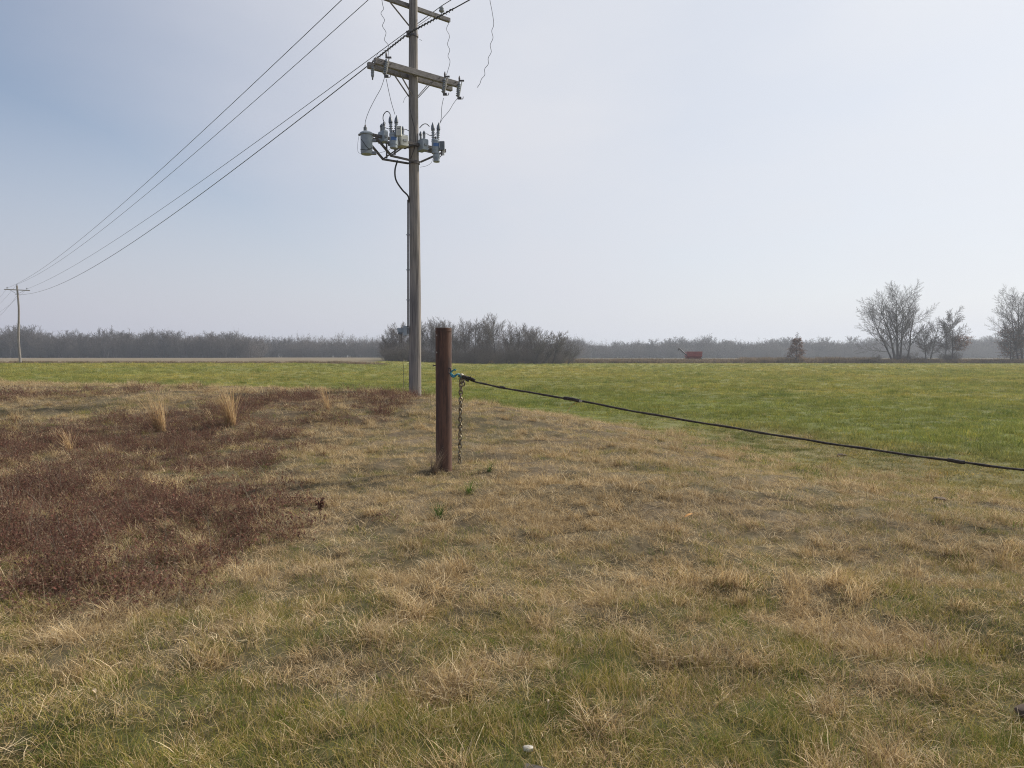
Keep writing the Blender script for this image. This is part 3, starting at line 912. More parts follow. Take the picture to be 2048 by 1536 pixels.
def capacitor(u, v, Y, bush, label, hw=0.17, hh=0.15, hd=0.075, cream=False):
    c = at(u, v, Y - 0.38)
    r = empty('capacitor', c + Vector((0, 0, -hh)), label, 'capacitor', 'capacitor units on the pole rack')
    MB().box(c, hd, hw, hh, (AX, WX, UP)).build('case', M['cream' if cream else 'paint'], r, bevel=0.012)
    MB().box(c + UP*(hh + 0.012), hd*0.92, hw*0.92, 0.012, (AX, WX, UP)).build('top_plate', M['paint'], r, bevel=0.004)
    for sg in (-1, 1):
        MB().box(c + WX*(sg*(hw + 0.014)), hd*0.5, 0.012, 0.03, (AX, WX, UP)).build('lug', M['steel'], r)
    for sw, h in bush:
        bushing(r, c + WX*sw + UP*(hh + 0.02), h, 0.042, hood=True)
    return r
capacitor(766, 275, 21.55, [(0.085, 0.24), (-0.06, 0.27)], 'grey capacitor next to the transformer can, leftmost on the rack')
capacitor(803, 284, 21.65, [(0.09, 0.26), (-0.08, 0.26)], 'pale capacitor case below the cream control box, left of the pole', cream=True, hw=0.19, hd=0.12)
capacitor(845, 292, 22.30, [(0.10, 0.28), (-0.09, 0.26)], 'grey capacitor just right of the pole beside the dark control box', hw=0.18, hd=0.10)

def oil_switch(u, v, Y, label, box_side, box_mat, tilt, lower):
    c = at(u, v, Y - 0.42)
    r = empty('oil_switch', c + Vector((0, 0, -0.25)), label, 'switch', 'oil switches on the pole rack')
    R = 0.115
    MB().lathe(c, [(R*0.7,-0.26),(R*0.95,-0.24),(R*0.95,-0.16),(R*1.04,-0.155),(R*1.04,-0.12),(R,-0.115),(R,0.10),(R*1.06,0.105),(R*1.06,0.14),(R*0.8,0.17),(0.03,0.19)], 24).build('tank', M['paint'], r, True)
    # blue sticker wrapped on the front of the tank
    mb = MB(); n = 8
    for i in range(n + 1):
        a = -0.75 + 1.5*i/n + 0.3
        for z in (-0.045, 0.045):
            mb.v.append(tuple(c + Vector((math.sin(a)*(R + 0.004), -math.cos(a)*(R + 0.004), z))))
    for i in range(n): mb.f.append((2*i, 2*i+2, 2*i+3, 2*i+1))
    mb.build('sticker', M['blue'], r)
    for sx in (-1, 1):
        bushing(r, c + Vector((sx*0.065, 0, 0.15)), 0.52, 0.052, (tilt[0] + sx*0.05, 0))
    MB().lathe(c + Vector((0, 0, 0.17)), [(0.03,0),(0.035,0.02),(0.02,0.07),(0.008,0.10)], 8).build('vent', M['dark_steel'], r)
    if lower:
        MB().lathe(c + Vector((0.03, 0, -0.36)), [(0.09,-0.13),(0.10,-0.12),(0.10,-0.06),(0.092,-0.055),(0.092,-0.03),(0.10,-0.025),(0.10,0.09),(0.06,0.12)], 20).build('operator_housing', M['paint'], r, True)
    b = c + Vector(box_side)
    bx_ = MB().box(b, 0.075, 0.06, 0.13 if box_mat == 'paint_dark' else 0.135).build('control_box', M[box_mat], r, bevel=0.008)
    if box_mat == 'cream':
        MB().box(b + Vector((-0.06, 0.02, 0.0)), 0.045, 0.06, 0.12).build('box_back', M['paint_dark'], r)
        for k in range(4):
            MB().box(b + Vector((-0.028 + 0.018*k, -0.064, 0.062)), 0.007, 0.003, 0.013).build('lettering', M['print'], bx_)
        MB().tube(spline([b + Vector((0.0, 0, -0.13)), b + Vector((0.0, -0.03, -0.25)), b + Vector((0.03, -0.02, -0.38))], 5), 0.01, 6).build('control_cable', M['rubber'], r)
    else:
        MB().box(b + Vector((-0.015, 0, -0.20)), 0.02, 0.02, 0.08).build('bracket', M['dark_steel'], r)
        MB().tube(spline([b + Vector((-0.02, 0, -0.13)), b + Vector((-0.02, -0.01, -0.26)), b + Vector((-0.06, 0, -0.33))], 5), 0.012, 6).build('control_cable', M['rubber'], r)
        MB().box(b + Vector((0.03, 0.01, -0.20)), 0.035, 0.02, 0.07).build('cover', M['cream'], r)
    MB().box(c + Vector((-R - 0.05 if lower else R*0.2, 0.08, -0.12)), 0.06, 0.05, 0.03).build('mount', M['dark_steel'], r)
    return r
oil_switch(787, 279, 21.35, 'grey oil switch with blue sticker and cream control box, left of the pole', (0.17, -0.10, 0.20), 'cream', (0.0, 0), False)
oil_switch(871, 291, 22.35, 'grey oil switch with blue sticker and dark control box, right of the pole', (0.20, -0.02, -0.02), 'paint_dark', (0.02, 0), True)

def cutout(u, v, Y, label, open_=False):
    c = at(u, v, Y)
    r = empty('fuse_cutout', c, label, 'fuse cutout', 'fuse cutouts on the lower crossarms')
    prof = [(0.03,-0.24)]
    for i in range(7):
        z = -0.22 + 0.056*i
        prof += [(0.035, z), (0.062, z + 0.01), (0.06, z + 0.02), (0.035, z + 0.034)]
    prof += [(0.03, 0.20)]
    MB().lathe(c, prof, 12, Vector((0.12, 0, 1))).build('insulator', M['porcelain'], r, True)
    MB().box(c + Vector((0.09, -0.03, 0.24)), 0.085, 0.025, 0.02).build('top_contact', M['dark_steel'], r)
    MB().lathe(c + Vector((0.03, -0.03, 0.26)), [(0.025,0),(0.03,0.06),(0.018,0.10),(0.01,0.13)], 8).build('terminal', M['dark_steel'], r)
    MB().tube([c + Vector((0.11, -0.04, 0.22)), c + Vector((0.02, -0.05, -0.27))], 0.016, 8).build('fuse_tube', M['white'] if not open_ else M['cream'], r)
    MB().box(c + Vector((0.03, -0.04, -0.29)), 0.06, 0.03, 0.035).build('hinge', M['dark_steel'], r)
    MB().tube(spline([c + Vector((0.05, -0.04, -0.30)), c + Vector((0.13, -0.05, -0.32)), c + Vector((0.15, -0.05, -0.25))], 5), 0.011, 6).build('hook_ring', M['dark_steel'], r)
    MB().bar(c + Vector((-0.05, 0.10, 0.0)), c + Vector((-0.02, -0.02, 0.0)), 0.02, 0.03).build('bracket', M['steel'], r)
    return r
cutout(771, 133, 21.05, 'fuse cutout clamped near the left end of the lower crossarms')
cutout(888, 170, 22.35, 'inner fuse cutout on the right half of the lower crossarms')
cutout(917, 178, 22.65, 'outermost fuse cutout at the right tip of the lower crossarms', True)

def arrester(u, v, Y, h, label):
    c = at(u, v, Y)
    r = empty('surge_arrester', c, label, 'surge arrester', 'surge arresters hanging from the lower crossarms')
    prof = [(0.02, 0.0)]
    for i in range(5):
        z = -h*(i + 0.3)/6
        prof += [(0.042, z), (0.058 - 0.003*i, z - h*0.03), (0.04, z - h*0.1)]
    prof += [(0.02, -h)]
    MB().lathe(c, prof, 12).build('body', M['porcelain'], r, True)
    MB().lathe(c + Vector((0, 0, -h)), [(0.02,0),(0.022,-0.03),(0.012,-0.05)], 8).build('terminal', M['dark_steel'], r)
    MB().box(c + Vector((0, 0.05, 0.03)), 0.03, 0.07, 0.02).build('bracket', M['steel'], r)
    return r
arrester(745, 137, 20.95, 0.27, 'grey surge arrester hanging under the left end of the lower crossarms')

# ------------------------------------------------------------------ wires
FAR = at(38, 726.5, 120.0); FAR.z = H(FAR.x, FAR.y)
FAXIS = AX
ZF_ARM = at(38, 580, 120).z; ZF_TOP = at(38, 571, 120).z
SPAN = Vector((FAR.x - PX, FAR.y - PY, 0))
def far_attach(s, z): return Vector((FAR.x, FAR.y, z)) + AX*s
zt = zpole(9)
attach = {
    'left': (on_pole(-1.2, RAD(zt) + 0.055, zt + 0.72), far_attach(-1.35, ZF_ARM + 0.25)),
    'top': (Vector((PX, PY, 13.45 + 0.30)), far_attach(0, ZF_TOP + 0.2)),
    'right': (on_pole(1.12, RAD(zt) + 0.055, zt + 0.36), far_attach(1.35, ZF_ARM + 0.25)),
    'neutral': (on_pole(-RAD(zpole(72)) - 0.075, -0.02, zpole(72)), far_attach(0.1, ZF_ARM - 0.75)),
    'lower': (on_pole(-RAD(zpole(72)) - 0.075, -0.02, zpole(72) - 0.05), far_attach(0.1, ZF_ARM - 1.05)),
}
def sagged(a, b, sag, n=44):
    return [a.lerp(b, i/n) - Vector((0, 0, 4*sag*(i/n)*(1 - i/n))) for i in range(n + 1)]
def power_line(key, r, sag, label):
    a, b = attach[key]
    nxt, prv = b + SPAN, a - SPAN
    pts = sagged(nxt, b, sag, 12)[:-1] + sagged(b, a, sag) + sagged(a, prv, sag, 24)[1:18]
    o = MB().tube(pts, r, 5).build('power_line', M['wire'], None, True)
    tag(o, label, 'power line', 'overhead wires between the poles')
    return o
SAGS = {'left': 1.3, 'top': 1.3, 'right': 1.0, 'neutral': 2.0}
power_line('left', 0.012, SAGS['left'], 'overhead wire running to the left pin of the top crossarm')
power_line('top', 0.012, SAGS['top'], 'overhead wire running to the very top of the poles')
power_line('right', 0.012, SAGS['right'], 'overhead wire running to the right insulator of the top crossarm')
power_line('neutral', 0.016, SAGS['neutral'], 'thick lowest overhead wire clamped to the side of the poles')

# spiral armour rods on the neutral beside the clamp
for sg, L in ((1, 2.1), (-1, 2.3)):
    a, b = attach['neutral']
    d = (b - a).normalized() if sg > 0 else (a - b).normalized()
    e1, e2 = basis(d)
    pts = []
    for i in range(150):
        t = 0.12 + L*i/149
        ang = t*2*math.pi/0.16
        dz = -4*SAGS['neutral']*(t/SPAN.length)*(1 - t/SPAN.length)
        pts.append(a + d*t + Vector((0, 0, dz)) + (e1*math.cos(ang) + e2*math.sin(ang))*0.030)
    o = MB().tube(pts, 0.011, 5).build('spiral_damper', M['rubber'], None, True)
    tag(o, 'dark spiral rod twisted round the thick wire %s the pole' % ('left of' if sg > 0 else 'right of'), 'wire fitting', 'spiral rods on the thick wire')

def lead(pts, r, label, group=None, name='lead_wire', mat='wire', n=7):
    o = MB().tube(spline(pts, n), r, 5).build(name, M[mat], None, True)
    tag(o, label, 'wire', group)
    return o
G = 'thin lead wires around the pole'
lead([at(762,-12,21.6), at(765,8,21.6), at(767,18,21.6), at(762,27,21.55), at(769,40,21.5), at(765,52,21.45), at(772,65,21.4), at(769,80,21.3), at(777,92,21.2), at(776,117,21.1)], 0.0075, 'wavy wire dropping to the left fuse cutout', G)
lead([on_pole(1.0, 0.14, zt - 0.1), at(897.5,42,22.5), at(893,58,22.5), at(899,72,22.5), at(895,88,22.5), at(899.5,100,22.45), at(896,112,22.45), at(900,124,22.4), at(893,150,22.35)], 0.0075, 'wavy wire dropping to the inner right fuse cutout', G)
lead([at(972,-60,21.2), at(979,-5,21.2), at(984,22,21.2), at(987.5,48,21.2), at(983.5,62,21.2), at(986,76,21.2), at(980.5,90,21.2), at(982.5,104,21.2), at(976.5,116,21.2), at(976.5,128,21.2), at(969.5,138,21.2), at(969.5,150,21.2), at(963,158,21.2), at(960,167,21.2), at(954.5,175,21.2)], 0.0075, 'loose wavy wire hanging free in the sky right of the pole', G)
lead([at(770,152,21.05), at(762,176,20.95), at(750,198,20.85), at(738,222,20.75), at(731,242,20.7), at(730.5,252,20.7)], 0.0075, 'thin wire from the left fuse cutout down to the transformer can', G)
lead([at(772.5,158,21.05), at(777,180,21.15), at(783,206,21.25), at(790,229,21.35)], 0.0075, 'thin wire from the left fuse cutout to the left oil switch', G)
lead([at(887,196,22.35), at(883.5,215,22.35), at(882.5,236,22.35), at(877,256,22.35)], 0.0075, 'thin wire from the inner right fuse cutout to the right oil switch', G)
lead([at(915.5,196,22.65), at(907,207,22.55), at(898,222,22.45), at(886,236,22.4), at(881,245,22.37)], 0.0075, 'thin wire slanting in from the outermost right fuse cutout', G)
lead([at(783,238,21.35), at(779,226,21.4), at(773,223,21.45), at(767,230,21.5), at(766.5,240,21.5), at(771,247,21.5)], 0.013, 'black arched jumper above the left capacitor', G, 'jumper_cable', 'rubber')
lead([at(839,256,22.15), at(846,249,22.2), at(853,248,22.3), at(859,253,22.35)], 0.013, 'black arched jumper just right of the pole', G, 'jumper_cable', 'rubber')
lead([at(853,267,22.3), at(860,271,22.35), at(867,271,22.35), at(873,266,22.35), at(876,258,22.35)], 0.011, 'short sagging jumper between the right bushings', G, 'jumper_cable', 'rubber')
lead([at(764,253,21.5), at(772,256,21.5), at(783,260,21.4)], 0.010, 'short jumper joining the left capacitor bushings', G, 'jumper_cable', 'rubber')
lead([at(798,262,21.5), at(806,259,21.6), at(812,259,21.7), at(818,262,21.8)], 0.010, 'short jumper from the cream box towards the pole', G, 'jumper_cable', 'rubber')
lead([at(867,314,22.3), at(862,326,22.2), at(852,332,22.1), at(840,334.5,22.0)], 0.005, 'faint thin loop of wire under the right oil switch', G)
lead([at(745,306,20.8), at(762,305,21.0), at(780,299,21.3)], 0.005, 'faint thin wire from the transformer foot to the rack', G)
lead([at(750,118,20.95), at(757,105,21.0), at(765,100,21.1), at(774,103,21.15)], 0.005, 'faint arched wire above the left end of the lower crossarms', G)
lead([at(806,206,21.9), at(810,196,21.9), at(817,190,21.9)], 0.005, 'short frayed wire end at the left of the pole below the crossarms', G)
lead([at(839,79,21.9), at(844,81,21.9)], 0.006, 'stub of wire poking out right of the pole below the top crossarm', G)

# ------------------------------------------------------------------ far pole
def far_pole():
    root = empty('utility_pole', FAR, 'distant slightly crooked wooden utility pole at the far left', 'utility pole', 'wooden utility poles')
    pole_shaft(FAR + Vector((0.25, 0, -0.3)), Vector((FAR.x, FAR.y, ZF_TOP)), 0.20, 0.13, 9, -0.20, 12, 20).build('shaft', M['pole'], root, True)
    MB().box(far_attach(0, ZF_ARM) + WX*-0.19, 1.75, 0.055, 0.075, (AX, WX, UP)).build('crossarm', M['arm'], root)
    for s in (-1, 1):
        MB().bar(far_attach(s*0.95, ZF_ARM - 0.07) + WX*-0.12, far_attach(s*0.1, ZF_ARM - 0.62) + WX*-0.1, 0.02, 0.03, WX).build('brace', M['dark_steel'], root)
        pin_insulator(root, far_attach(s*1.35, ZF_ARM + 0.17) + WX*-0.19, 1.3)
    pin_insulator(root, far_attach(0, ZF_TOP + 0.1), 1.0)
    MB().box(far_attach(0, ZF_ARM - 0.78) + WX*-0.1, 0.28, 0.05, 0.03, (AX, WX, UP)).build('bracket', M['dark_steel'], root)
    return root
far_pole()

# ------------------------------------------------------------------ rusty post, chain, rope
QY = 9.9
QX = at(887.5, 800, QY).x
QZ = H(QX, QY)
def post():
    root = empty('steel_post', (QX, QY, QZ), 'thick rusty steel pipe post set in the dry grass', 'post')
    R = 0.1095
    zt_ = at(887, 656, QY).z
    n = 40
    mb = MB()
    mb.lathe((QX, QY, 0), [(R, QZ - 0.35), (R, QZ + 0.4), (R, QZ + 0.9), (R, QZ + 1.4), (R, zt_ - 0.004), (R - 0.004, zt_), (R - 0.010, zt_), (R - 0.010, zt_ - 0.25), (0.001, zt_ - 0.26)], n)
    mb.build('pipe', M['rust'], root, True)
    mb = MB().lathe((QX, QY, zt_ - 0.045), [(R + 0.001, -0.004), (R + 0.005, -0.003), (R + 0.005, 0.003), (R + 0.001, 0.004)], n)
    mb.build('rim_weld', M['rust'], root)
    for v in (671, 705):
        p = at(874.5, v, QY); a = math.asin(max(-1, min(1, (p.x - QX)/R)))
        d = Vector((math.sin(a), -math.cos(a), 0))
        MB().lathe(Vector((QX, QY, p.z)) + d*(R - 0.004), [(0.011, 0), (0.011, 0.006), (0.006, 0.010)], 8, d).build('rivet', M['white'], root)
    zb = at(870, 731, QY).z
    MB().tube([(QX - R + 0.02, QY, zb), (QX - R - 0.03, QY - 0.004, zb)], 0.008, 8).build('bolt', M['dark_steel'], root)
    MB().tube([(QX - R - 0.026, QY - 0.004, zb), (QX - R - 0.038, QY - 0.004, zb)], 0.016, 6).build('bolt_head', M['dark_steel'], root)
    # welded eye on the right
    pts = [Vector((QX + R*0.80 + 0.018*math.sin(t), QY - R*0.62 - 0.006, at(900, 741, QY).z + 0.036*math.cos(t))) for t in np.linspace(0, 2*math.pi, 17)]
    MB().tube(pts, 0.009, 7, False).build('eye', M['dark_steel'], root, True)
    return root
post()
EYEP = at(901, 746, QY - 0.09)
HUB = at(922, 754, QY - 0.06)
def links(name, pts, L, r, mat, parent=None):
    """chain links along a path, joined"""
    mb = MB()
    acc = 0
    P = [Vector(p) for p in pts]
    path = []
    for a, b in zip(P[:-1], P[1:]):
        k = max(1, int((b - a).length/0.004))
        for i in range(k): path.append(a.lerp(b, i/k))
    step = max(1, int(L*0.72/0.004)); j = 0
    for i in range(0, len(path) - step, step):
        c = path[i]; d = (path[min(i + step, len(path)-1)] - c).normalized()
        e1, e2 = basis(d)
        ang = j*(math.pi/2 + 0.22) + 0.6
        s = e1*math.cos(ang) + e2*math.sin(ang)
        ring = []
        for t in np.linspace(0, 2*math.pi, 11):
            ring.append(c + d*(L/2*math.sin(t)) + s*(L*0.30*math.cos(t)))
        mb.tube(ring, r, 5, False)
        j += 1
    return mb.build(name, M[mat], parent, True)
zc0 = H(QX + 0.22, QY - 0.06)
ch = links('chain', [HUB, HUB + Vector((-0.005, 0, -0.3)), Vector((HUB.x - 0.02, HUB.y, zc0 + 0.14)), Vector((HUB.x - 0.01, HUB.y - 0.005, zc0 + 0.08))], 0.074, 0.0105, 'chain')
tag(ch, 'tarnished twisted chain hanging from the rope end beside the rusty post', 'chain')
ch2 = links('chain', [HUB + Vector((0.02, -0.01, 0)), HUB + Vector((0.035, -0.01, -0.08)), HUB + Vector((0.03, -0.01, -0.14))], 0.066, 0.0095, 'chain')
tag(ch2, 'short loose chain end dangling at the rope knot by the post', 'chain')
st = empty('strap', EYEP, 'teal strap tied between the post eye and the chain', 'strap')
MB().tube(spline([EYEP, at(906,751,QY-0.1), at(909,752,QY-0.1), at(914,749,QY-0.1), at(918,749,QY-0.08), HUB], 6), 0.014, 6).build('band', M['teal'], st, True)
MB().tube(spline([EYEP, at(905,741.5,QY-0.1), at(909,739.5,QY-0.1), at(912,740.5,QY-0.1)], 6), [0.010]*13 + [0.014]*6, 6).build('loose_end', M['teal'], st, True)
MB().tube(spline([EYEP + Vector((0, -.02, 0)), at(903,752,QY-0.11), at(907,754,QY-0.11), at(911,752,QY-0.1)], 6), 0.012, 6).build('band', M['teal'], st, True)
sh = empty('shackle', HUB, 'pale metal shackle joining strap, chain and rope', 'shackle')
MB().tube(spline([HUB + Vector((-0.035,0,0.005)), HUB + Vector((-0.015,-0.02,0.035)), HUB + Vector((0.025,-0.01,0.03)), HUB + Vector((0.03,0,-0.015)), HUB + Vector((-0.01,0.01,-0.025))], 6), 0.010, 6).build('bow', M['steel'], sh, True)
MB().tube([HUB + Vector((0.0,-0.03,0.035)), HUB + Vector((0.02,0.03,0.030))], 0.015, 8).build('pin', M['white'], sh, True)

def rope():
    root = None
    uv = [(927,754,9.84),(960,766,9.7),(1030,780,9.45),(1150,800,9.05),(1290,826.5,8.65),(1430,850,8.3),(1570,873,7.95),(1700,893,7.65),(1870,917,7.3),(2048,940,6.95),(2300,968,6.5),(2600,992,6.05)]
    pts = spline([at(u, v, y) for u, v, y in uv], 14)
    rg = random.Random(8)
    rad, q = [], []
    for i, p in enumerate(pts):
        rad.append(0.0128*(1 + 0.22*math.sin(i*0.9) * rg.random() + 0.14*(rg.random() - 0.5)))
        q.append(p + Vector((0, 0, 0.0025*math.sin(i*0.45) + 0.002*(rg.random() - 0.5))))
    end = q[-1]; gz = H(end.x + 0.4, end.y - 0.3)
    q.append(Vector((end.x + 0.35, end.y - 0.25, gz + 0.35))); rad.append(0.0145)
    q.append(Vector((end.x + 0.42, end.y - 0.30, gz - 0.05))); rad.append(0.0145)
    root = empty('rope', HUB, 'dark dirty rope stretched low from the rusty post to the right', 'rope')
    MB().tube(q, rad, 7).build('strand', M['rope'], root, True)
    MB().tube(spline([at(925,753,9.83), at(934,756,9.78), at(943,757.5,9.74), at(950,760,9.71)], 5), [0.02,0.028,0.03,0.026,0.03,0.026,0.03,0.024,0.026,0.022,0.02,0.018,0.018,0.016,0.015,0.012], 7).build('knot', M['rope'], root, True)
    MB().tube(spline([at(929,757,9.76), at(934,761,9.74), at(938,762,9.74)], 5), 0.012, 6).build('frayed_end', M['rope'], root, True)
    MB().tube(spline([at(932,755,9.76), at(938,755,9.74), at(942,754,9.73)], 5), 0.011, 6).build('frayed_end', M['rope'], root, True)
    for u0, u1, r in ((1128, 1160, 0.023), (1000, 1010, 0.017), (1895, 1930, 0.021)):
        f = lambda u: np.interp(u, [a for a, b, c in uv], [b for a, b, c in uv])
        g = lambda u: np.interp(u, [a for a, b, c in uv], [c for a, b, c in uv])
        ps = [at(u, f(u) + rg.uniform(-1.0, 0.6), g(u)) for u in np.linspace(u0, u1, 6)]
        MB().tube(spline(ps, 3), r, 7).build('wrap', M['rope'], root, True)
rope()
lf = empty('ribbon', at(1142, 815, 9.02), 'small orange dry strip dangling under the rope', 'ribbon')
def leaf_shape(a, b, w, k=7, curl=0.01):
    a, b = Vector(a), Vector(b); d = (b - a); L = d.length; d.normalize(); s, t = basis(d)
    mb = MB()
    for i in range(k + 1):
        f = i/k; ww = w*math.sin(math.pi*(0.06 + 0.9*f))**0.8
        p = a + d*(L*f) + t*(curl*math.sin(f*math.pi))
        mb.v += [tuple(p - s*ww + t*0.004), tuple(p), tuple(p + s*ww + t*0.004)]
    for i in range(k):
        b0 = 3*i
        mb.f += [(b0, b0+1, b0+4, b0+3), (b0+1, b0+2, b0+5, b0+4)]
    return mb
mb = leaf_shape(at(1147, 809, 9.02), at(1134, 826, 9.02), 0.024)
mb.build('blade', M['orange_leaf'], lf)
MB().tube(spline([at(1147,809,9.02), at(1152,806,9.03), at(1157,802,9.04)], 4), 0.003, 5).build('string', M['orange_leaf'], lf)
MB().box(at(1161, 802, 9.0), 0.02, 0.008, 0.010).build('tape', M['white'], lf)

# ------------------------------------------------------------------ trees
class Tree:
    """grows a bare tree as tapered tubes; strokes of level 0-1 form the trunk, finer ones the crown"""
    def __init__(self, seed):
        self.r = random.Random(seed)
        self.tv, self.tf, self.cv, self.cf, self.lv, self.lf = [], [], [], [], [], []
        self.tips = []
    def stroke(self, pts, rad, level):
        n = (7, 5, 3, 3, 3, 3)[min(level, 5)]
        V, F = (self.tv, self.tf) if level <= 1 else (self.cv, self.cf)
        base = len(V); m = len(pts)
        d0 = (pts[-1] - pts[0])
        a, b = basis(d0 if d0.length > 1e-6 else (0, 0, 1))
        for i, p in enumerate(pts):
            last = (i == m - 1) and level >= 2
            if last:
                V.append(tuple(p)); continue
            for k in range(n):
                t = 2*math.pi*k/n
                V.append(tuple(p + (a*math.cos(t) + b*math.sin(t))*rad[i]))
        for i in range(m - 1):
            for k in range(n):
                k2 = (k + 1) % n
                if i == m - 2 and level >= 2:
                    F.append((base + i*n + k, base + i*n + k2, base + (m-1)*n))
                else:
                    F.append((base + i*n + k, base + i*n + k2, base + (i+1)*n + k2, base + (i+1)*n + k))
    def grow(self, p, d, L, r, level, P):
        R = self.r
        lv = P['levels'][level]
        seg = lv.get('seg', 4)
        pts, rad = [p.copy()], [r]
        d = d.normalized()
        q = p.copy()
        tip = lv.get('tip', 0.25)
        dirs = [d.copy()]
        for i in range(seg):
            j = lv.get('wob', 0.15)
            d = (d + Vector((R.gauss(0, j), R.gauss(0, j), R.gauss(0, j*0.6))) + Vector((0, 0, lv.get('up', 0.05)))).normalized()
            q = q + d*(L/seg)
            pts.append(q.copy()); rad.append(max(r*(1 - (1 - tip)*(i + 1)/seg), 0.004)); dirs.append(d.copy())
        self.stroke(pts, [max(x, P.get('minr', 0.012)) for x in rad], level)
        if level + 1 >= len(P['levels']):
            self.tips.append(pts[-1]); return
        nx = P['levels'][level + 1]
        cnt = nx['n'] if isinstance(nx['n'], int) else R.randint(*nx['n'])
        t0 = nx.get('t0', 0.25)
        ph = R.random()*6.283
        for k in range(cnt):
            t = t0 + (1 - t0)*((k + R.random())/cnt)**nx.get('tp', 1.0)
            f = t*seg; i = min(int(f), seg - 1)
            b = pts[i].lerp(pts[i + 1], f - i)
            dd = dirs[i + 1]
            a1, a2 = basis(dd)
            ph += 2.4 + R.uniform(-0.5, 0.5)
            ang = math.radians(R.uniform(*nx['ang']))
            cd = dd*math.cos(ang) + (a1*math.cos(ph) + a2*math.sin(ph))*math.sin(ang)
            ll = L*R.uniform(*nx['len'])*(1 - nx.get('short', 0.45)*t)
            rr = min(rad[i]*0.75, r*nx.get('rr', 0.45))*(1 - 0.3*t)
            self.grow(b, cd, ll, rr, level + 1, P)
    def leaves(self, pts, n, size, spread):
        R = self.r
        for i in range(n):
            c = Vector(R.choice(pts)) + Vector((R.gauss(0, spread), R.gauss(0, spread), R.gauss(0, spread*0.6)))
            d = Vector((R.gauss(0, 1), R.gauss(0, 1), R.gauss(-0.4, 0.6))).normalized()
            a, b = basis(d); s = size*R.uniform(0.6, 1.3)
            k = len(self.lv)
            self.lv += [tuple(c), tuple(c + d*s*0.5 + a*s*0.35), tuple(c + d*s), tuple(c + d*s*0.5 - a*s*0.35)]
            self.lf.append((k, k+1, k+2, k+3))
    def fit(self, h):
        """scale the grown tree to the height h"""
        top = sorted(v[2] for v in self.cv)[-12]
        k = h/top
        for L_ in (self.tv, self.cv, self.lv):
            L_[:] = [(x*k, y*k, z*k if z > 0 else z) for x, y, z in L_]
        self.tips = [p*k for p in self.tips]
        return self
    def meshes(self, name, bark, twig, leafm=None):
        out = []
        for nm_, v, f, m in (('trunk', self.tv, self.tf, bark), ('crown', self.cv, self.cf, twig), ('leaves', self.lv, self.lf, leafm)):
            if not v: continue
            me = bpy.data.meshes.new(name + '_' + nm_)
            me.from_pydata(v, [], f)
            me.materials.append(M[m])
            out.append((nm_, me))
        return out

def place(meshes, loc, rz, sc, label, group, name='bare_tree', cat='tree', sz=1.0):
    root = empty(name, loc, label, cat, group)
    root.rotation_euler = (0, 0, rz); root.scale = (sc, sc, sc*sz)
    for nm_, me in meshes:
        o = bpy.data.objects.new(nm_, me); col.objects.link(o); o.parent = root
    return root

def P_upright(h, dens=1.0, twigr=0.02):
    k = lambda a, b: (max(1, int(a*dens)), max(2, int(b*dens)))
    return dict(minr=twigr, levels=[
        dict(seg=9, wob=0.05, up=0.05, tip=0.15),
        dict(n=k(20, 24), t0=0.30, ang=(24, 60), len=(0.42, 0.58), short=0.18, seg=5, wob=0.10, up=0.09, rr=0.34),
        dict(n=k(14, 17), t0=0.14, ang=(24, 52), len=(0.32, 0.52), short=0.42, seg=4, wob=0.11, up=0.07, rr=0.42),
        dict(n=k(9, 11), t0=0.10, ang=(20, 46), len=(0.34, 0.62), short=0.35, seg=2, wob=0.11, up=0.06, rr=0.5)])
def far_tree(seed, h, dens=0.62, fork=False, minr=0.030):
    t = Tree(seed)
    P = P_upright(h, dens, minr)
    if fork:
        for k in range(3):
            a = t.r.random()*6.283
            t.grow(Vector((0, 0, -0.3)), Vector((0.28*math.cos(a), 0.28*math.sin(a), 1)), h*t.r.uniform(0.58, 0.76), 0.16, 0, P_upright(h, dens*0.75, minr))
    else:
        t.grow(Vector((0, 0, -0.3)), Vector((t.r.gauss(0, 0.04), t.r.gauss(0, 0.04), 1)), h*0.70, h*0.013, 0, P)
    return t
def bush(seed, h, n=9):
    t = Tree(seed)
    P = dict(minr=0.016, levels=[
        dict(seg=4, wob=0.12, up=0.08, tip=0.3),
        dict(n=(5, 7), t0=0.15, ang=(20, 55), len=(0.4, 0.65), short=0.3, seg=3, wob=0.15, up=0.08, rr=0.5),
        dict(n=(4, 6), t0=0.15, ang=(20, 55), len=(0.4, 0.7), short=0.3, seg=2, wob=0.15, up=0.05, rr=0.5),
        dict(n=(2, 3), t0=0.15, ang=(20, 55), len=(0.5, 0.8), short=0.3, seg=2, wob=0.15, up=0.05, rr=0.5)])
    for k in range(n):
        a = t.r.random()*6.283; q = t.r.uniform(0.1, 0.9)
        t.grow(Vector((0.4*math.cos(a), 0.4*math.sin(a), -0.1)), Vector((q*math.cos(a), q*math.sin(a), 1)), h*t.r.uniform(0.6, 1.0), 0.05, 0, P)
    return t

